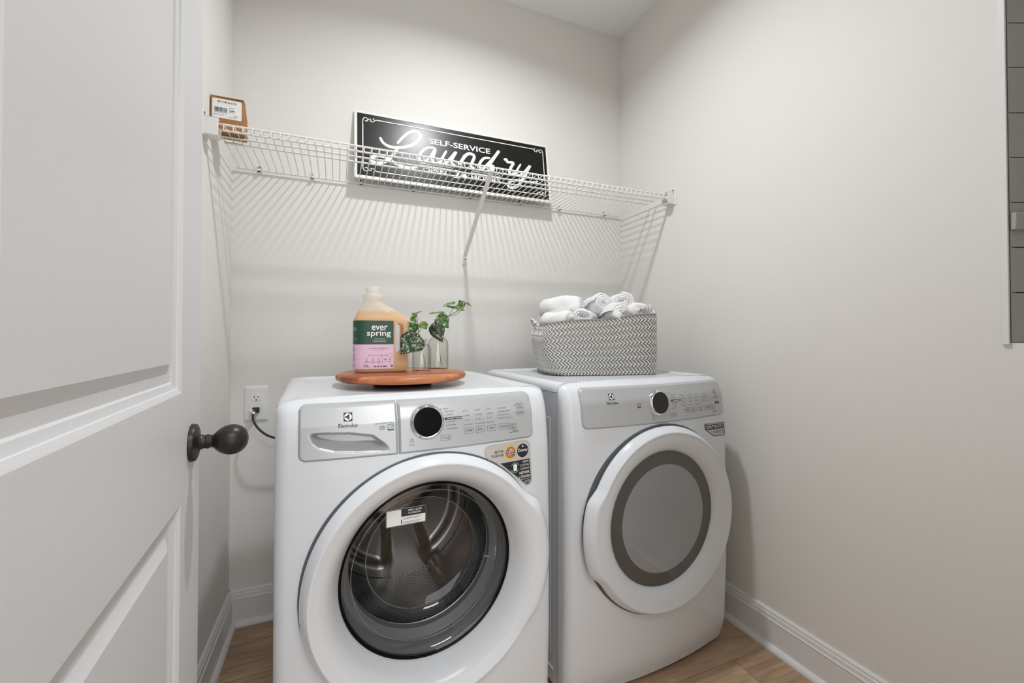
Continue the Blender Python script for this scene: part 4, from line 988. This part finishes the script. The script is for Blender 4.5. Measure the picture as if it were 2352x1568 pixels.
# ------------------------------------------------------------------ woven basket with towels on the dryer
BA = math.radians(-13.7); BC = Vector((.974, 1.483, ZT))
bask = empty('laundry_basket', BC, BA); tag(bask, 'grey and white woven basket on top of the dryer', 'basket')
m_bask = mat('grey_weave', (150, 148, 144), .6, spec=.3, bump=.5, bscale=420, var=.25, vscale=45); m_strand = mat('white_strand', (236, 234, 230), .5, spec=.3, var=.08, vscale=60)
def bS(s, t, off=0):
    """point on the basket side: s once round, t from foot to rim"""
    A = .2185 + .006*math.sin(PI*t) + off; Bq = .132 + .008*math.sin(PI*t) + off; rc = .052 + off
    hx, hy = A-rc, Bq-rc; q = PI/2*rc; seg = [hy, q, 2*hx, q, 2*hy, q, 2*hx, q, hy]; l = (s % 1)*sum(seg); i = 0
    while i < 8 and l > seg[i]: l -= seg[i]; i += 1
    an = l/rc
    x, y = [(A, l), (hx+rc*math.cos(an), hy+rc*math.sin(an)), (hx-l, Bq), (-hx-rc*math.sin(an), hy+rc*math.cos(an)), (-A, hy-l), (-hx-rc*math.cos(an), -hy-rc*math.sin(an)), (-hx+l, -Bq), (hx+rc*math.sin(an), -hy-rc*math.cos(an)), (A, -hy+l)][i]
    tx, ty = x/A, y/Bq; a = 2*PI*s
    lft = max(0, -tx); x -= lft*(.028*t - .012*sstep(.75, 1, t)) ; x += lft*.020*(1-sstep(0, .16, t))*max(0, -ty)
    x += max(0, tx)*(-.010*t + .012*sstep(.6, 1, t))
    h = .212 + .020*(x/.22) + .003*math.sin(5*a)
    return Vector((x, y, .002 + h*t))
# evenly spaced stations round the basket
N_ = 2000; pts = [bS(i/N_, .5) for i in range(N_+1)]; cl = [0]
for i in range(N_): cl.append(cl[-1] + (pts[i+1]-pts[i]).length)
TOT = cl[-1]
def s_at(l):
    l %= TOT; lo, hi = 0, N_
    while hi-lo > 1:
        m = (lo+hi)//2
        if cl[m] <= l: lo = m
        else: hi = m
    return (lo + (l-cl[lo])/max(1e-9, cl[hi]-cl[lo]))/N_
b = MB(); SS = [s_at(TOT*k/120) for k in range(120)]
rows = [[bS(s, 0)*1.0*Vector((1, 1, 1)).x if False else bS(s, j/14) for s in SS] for j in range(15)]
rin = [[bS(s, j/14, -.005) for s in SS] for j in range(14, -1, -1)]
o = b.grid(rows + rin, closed_u=True)
b.f.append(list(range(o, o+120))); b.sm.append(False); k = o+29*120; b.f.append(list(range(k, k+120))); b.sm.append(False)
b.build('basket_shell', m_bask, bask, angle=70)
b = MB(); NR, NC = 8, int(TOT/.0150)
for r in range(NR):
    for c in range(NC):
        for (la, ta, lb, tb) in ((.0, .98, .95, .44), (.50, .02, 1.30, .48)):
            l0, l1 = (c+la)*TOT/NC, (c+lb)*TOT/NC; t0, t1 = (r+ta)/NR, (r+tb)/NR; hw = .0019
            d = 1 if tb < ta else -1
            P0 = bS(s_at(l0), t0, .0004); P1 = bS(s_at(l1), t1, .0004); ax = (P1-P0).normalized(); nr = (bS(s_at((l0+l1)/2), (t0+t1)/2, .01) - bS(s_at((l0+l1)/2), (t0+t1)/2, 0)).normalized(); sd = ax.cross(nr).normalized()
            q = []
            for p in (P0, P1):
                for hh, ww in ((-.0008, hw), (.0010, hw*.75)): q += [p + nr*hh + sd*ww, p + nr*hh - sd*ww]
            b.add(q, [(0, 2, 3, 1), (4, 5, 7, 6), (2, 6, 7, 3), (0, 4, 6, 2), (1, 3, 7, 5)])
stuff(b.build('white_weave', m_strand, bask, fixn=True))
b = MB(); b.tube([bS(s, 1.0, -.002) + Vector((0, 0, .001)) for s in SS], .0042, 8, closed=True); b.build('rim', m_bask, bask)
for sx, ss in ((1, 0.0), (-1, .5)):
    p = bS(ss, 1.0); b = MB(); L = []
    for k in range(25):
        a = PI*k/24; L.append(Vector((p.x + sx*(.004 + .024*math.sin(a)), -.045*math.cos(a), p.z - .012 + .036*math.sin(a))))
    b.tube(L, .0042, 8); hd = b.build('handle', m_strand, bask)
    b = MB(); tw = []
    for i in range(73):
        f = i/72*24; k = min(int(f), 23); q = L[k].lerp(L[k+1], f-k); an = i*.75; tw.append(q + Vector((0, .0032*math.cos(an), .0032*math.sin(an))))
    b.tube(tw, .0026, 6); b.build('handle_strand', m_bask, hd)

m_towel = mat('white_terry', (246, 246, 246), .95, spec=.1, bump=1.0, bscale=700, var=.02, vscale=200)
def towel(loc, R, L, ax, tilt, roll, seed, label, sq=.85):
    """rolled towel, roll axis along ax (angle in the basket's plane), tilt lifts its near end"""
    o = empty('rolled_towel', BC + Matrix.Rotation(BA, 3, 'Z') @ Vector(loc), BA + ax); tag(o, label, 'towel', 'white towels in the basket')
    b = MB(); th = .0125; n = 96; turns = (R-.006)/th; rows_o = []; seg = 12
    C_ = []
    for i in range(n+1):
        u = i/n; a = roll + 2*PI*turns*u; r = .006 + (R-.006)*u; C_.append((r, a))
    def rowat(y, sh):
        out, inn = [], []
        for r, a in C_:
            for lst, rr in ((out, r), (inn, max(.001, r - th*.86))):
                x, z = rr*math.cos(a), rr*math.sin(a)*sq
                k = NZ_.noise(Vector((x*30+seed*7, y*22, z*30))); k2 = NZ_.noise(Vector((x*75+seed*3, y*60, z*75)))
                k0 = NZ_.noise(Vector((x*20+seed*5, y*18, z*20+seed))); f = 1 + .24*k0 + .12*k + .04*k2
                lst.append(Vector((x*f*sh, y + .006*k + .004*math.sin(a*2+seed), z*f*sh)))
        return out + list(reversed(inn))
    for j in range(seg+1):
        v = j/seg; y = -L/2 + L*v; e = min(v, 1-v); sh = .80 + .20*math.sqrt(min(1, e*5))
        rows_o.append(rowat(y, sh))
    b.grid(rows_o, closed_u=True); m = len(rows_o[0]); nq = n+1
    for base, fl in ((0, 1), ((seg)*m, 0)):
        for i in range(n): b.f.append([base+i, base+i+1, base+m-2-i, base+m-1-i]); b.sm.append(True)
    R_ = Matrix.Rotation(tilt, 3, 'X'); b.v = [tuple(R_ @ Vector(v)) for v in b.v]
    t = b.build('towel_roll', m_towel, o, angle=80)
    return o
towel((-.165, -.045, .206), .054, .140, .62, -.10, 2.4, 1, 'white towel showing its folded side at the basket end away from the wall', .92)
towel((-.055, -.054, .212), .053, .140, -.55, -.14, 1.2, 2, 'white towel roll lying along the front rim beside the folded one', .90)
towel((.058, -.050, .222), .053, .150, .10, -.22, 4.4, 3, 'white towel roll with its spiral end facing forward at the front rim', .90)
towel((.158, -.042, .240), .050, .150, -.16, -.16, 3.6, 4, 'white towel roll at the front rim, nearest the right wall', .92)
towel((-.125, .040, .262), .066, .170, .95, -.05, 5.0, 5, 'large white towel lying on top at the back of the basket', .78)
towel((.012, .045, .258), .058, .180, .20, -.33, 2.0, 6, 'white towel roll standing highest in the middle of the basket', .92)
towel((.126, .050, .268), .058, .180, -.25, -.26, .6, 7, 'white towel roll at the back of the basket, nearest the right wall', .90)

# ------------------------------------------------------------------ outlet, plug and cord
out = empty('wall_outlet', (-.2902, YB, .839)); tag(out, 'white duplex wall outlet left of the washer', 'outlet')
b = MB(); rings = []
for ins, y in ((0, .001), (0, -.003), (.003, -.0058), (.008, -.0066)): rings.append([(x, y, z) for x, z in rrect(-.0403+ins, -.067+ins, .0403-ins, .067-ins, .003, 3)])
b.grid(rings, closed_u=True); n = len(rings[0]); k = len(b.v); b.f.append(list(range(k-n, k))); b.sm.append(False); b.build('cover_plate', m_plastic, out)
for dz in (.0235, -.0235):
    b = MB(); pl = [(.0168*math.copysign(min(1, abs(math.cos(a))*1.25), math.cos(a)), .0142*math.sin(a)) for a in [2*PI*k/32 for k in range(32)]]
    b.prism(pl, lambda p: (p[0], -.005, dz+p[1]), lambda p: (p[0], -.0078, dz+p[1])); so = b.build('socket', m_plastic, out, bevel=.0006)
    if dz > 0:
        for x, h_ in ((-.0062, .0042), (.0062, .0034)):
            b = MB(); b.box((x-.0011, -.0081, dz+.0025-h_), (x+.0011, -.0074, dz+.0025+h_)); b.build('slot', m_inkd, so)
        b = MB(); b.cyl((0, -.0081, dz-.0085), (0, -.0074, dz-.0085), .0026, 14); b.build('slot', m_inkd, so)
b = MB(); b.cyl((0, -.0075, 0), (0, -.0062, 0), .0032, 14); b.build('screw', m_plastic, out)
m_cord = mat('black_cord', (34, 33, 33), .45, var=.05)
pc = empty('power_cord', (-.2902, YB-.0078, .8155)); tag(pc, 'black power plug and cord hanging from the wall outlet', 'cord')
b = MB(); b.box((-.011, -.020, -.009), (.012, .0, .0105)); b.prism([(-.008, -.006), (.009, -.006), (.008, .008), (-.007, .008)], lambda p: (p[0], -.019, p[1]), lambda p: (p[0]*.7-.002, -.036, p[1]*.7-.006)); b.build('plug', m_cord, pc, bevel=.002)
P_ = [(-.002, -.034, -.004), (-.003, -.048, -.012), (.002, -.062, -.034), (.020, -.070, -.062), (.050, -.074, -.088), (.095, -.070, -.110), (.150, -.060, -.150), (.20, -.05, -.25)]
b = MB(); b.tube(smooth_path(P_, 7), .0042, 10); b.build('cable', m_cord, pc)
b = MB(); b.tube([(-.0025, -.036, -.005), (-.003, -.046, -.0105)], .0058, 10); b.build('strain_relief', m_plastic, pc)
b = MB(); b.prism([(-.022, .002), (-.010, -.006), (-.006, .004), (-.016, .012)], lambda p: (p[0], -.030, p[1]), lambda p: (p[0]+.002, -.0305, p[1])); b.build('paper_tag', m_inkw, pc)

# ------------------------------------------------------------------ ceiling fixture (above the picture)
cf = empty('ceiling_light', (LX, LY, HC)); tag(cf, 'flat round white ceiling light above the washer and dryer', 'light')
b = MB(); b.lathe([(.00001, 0), (.10, 0), (.10, -.010), (.094, -.018), (.062, -.0195), (.06, -.012), (.00001, -.012)], 48); b.build('housing', m_plastic, cf)
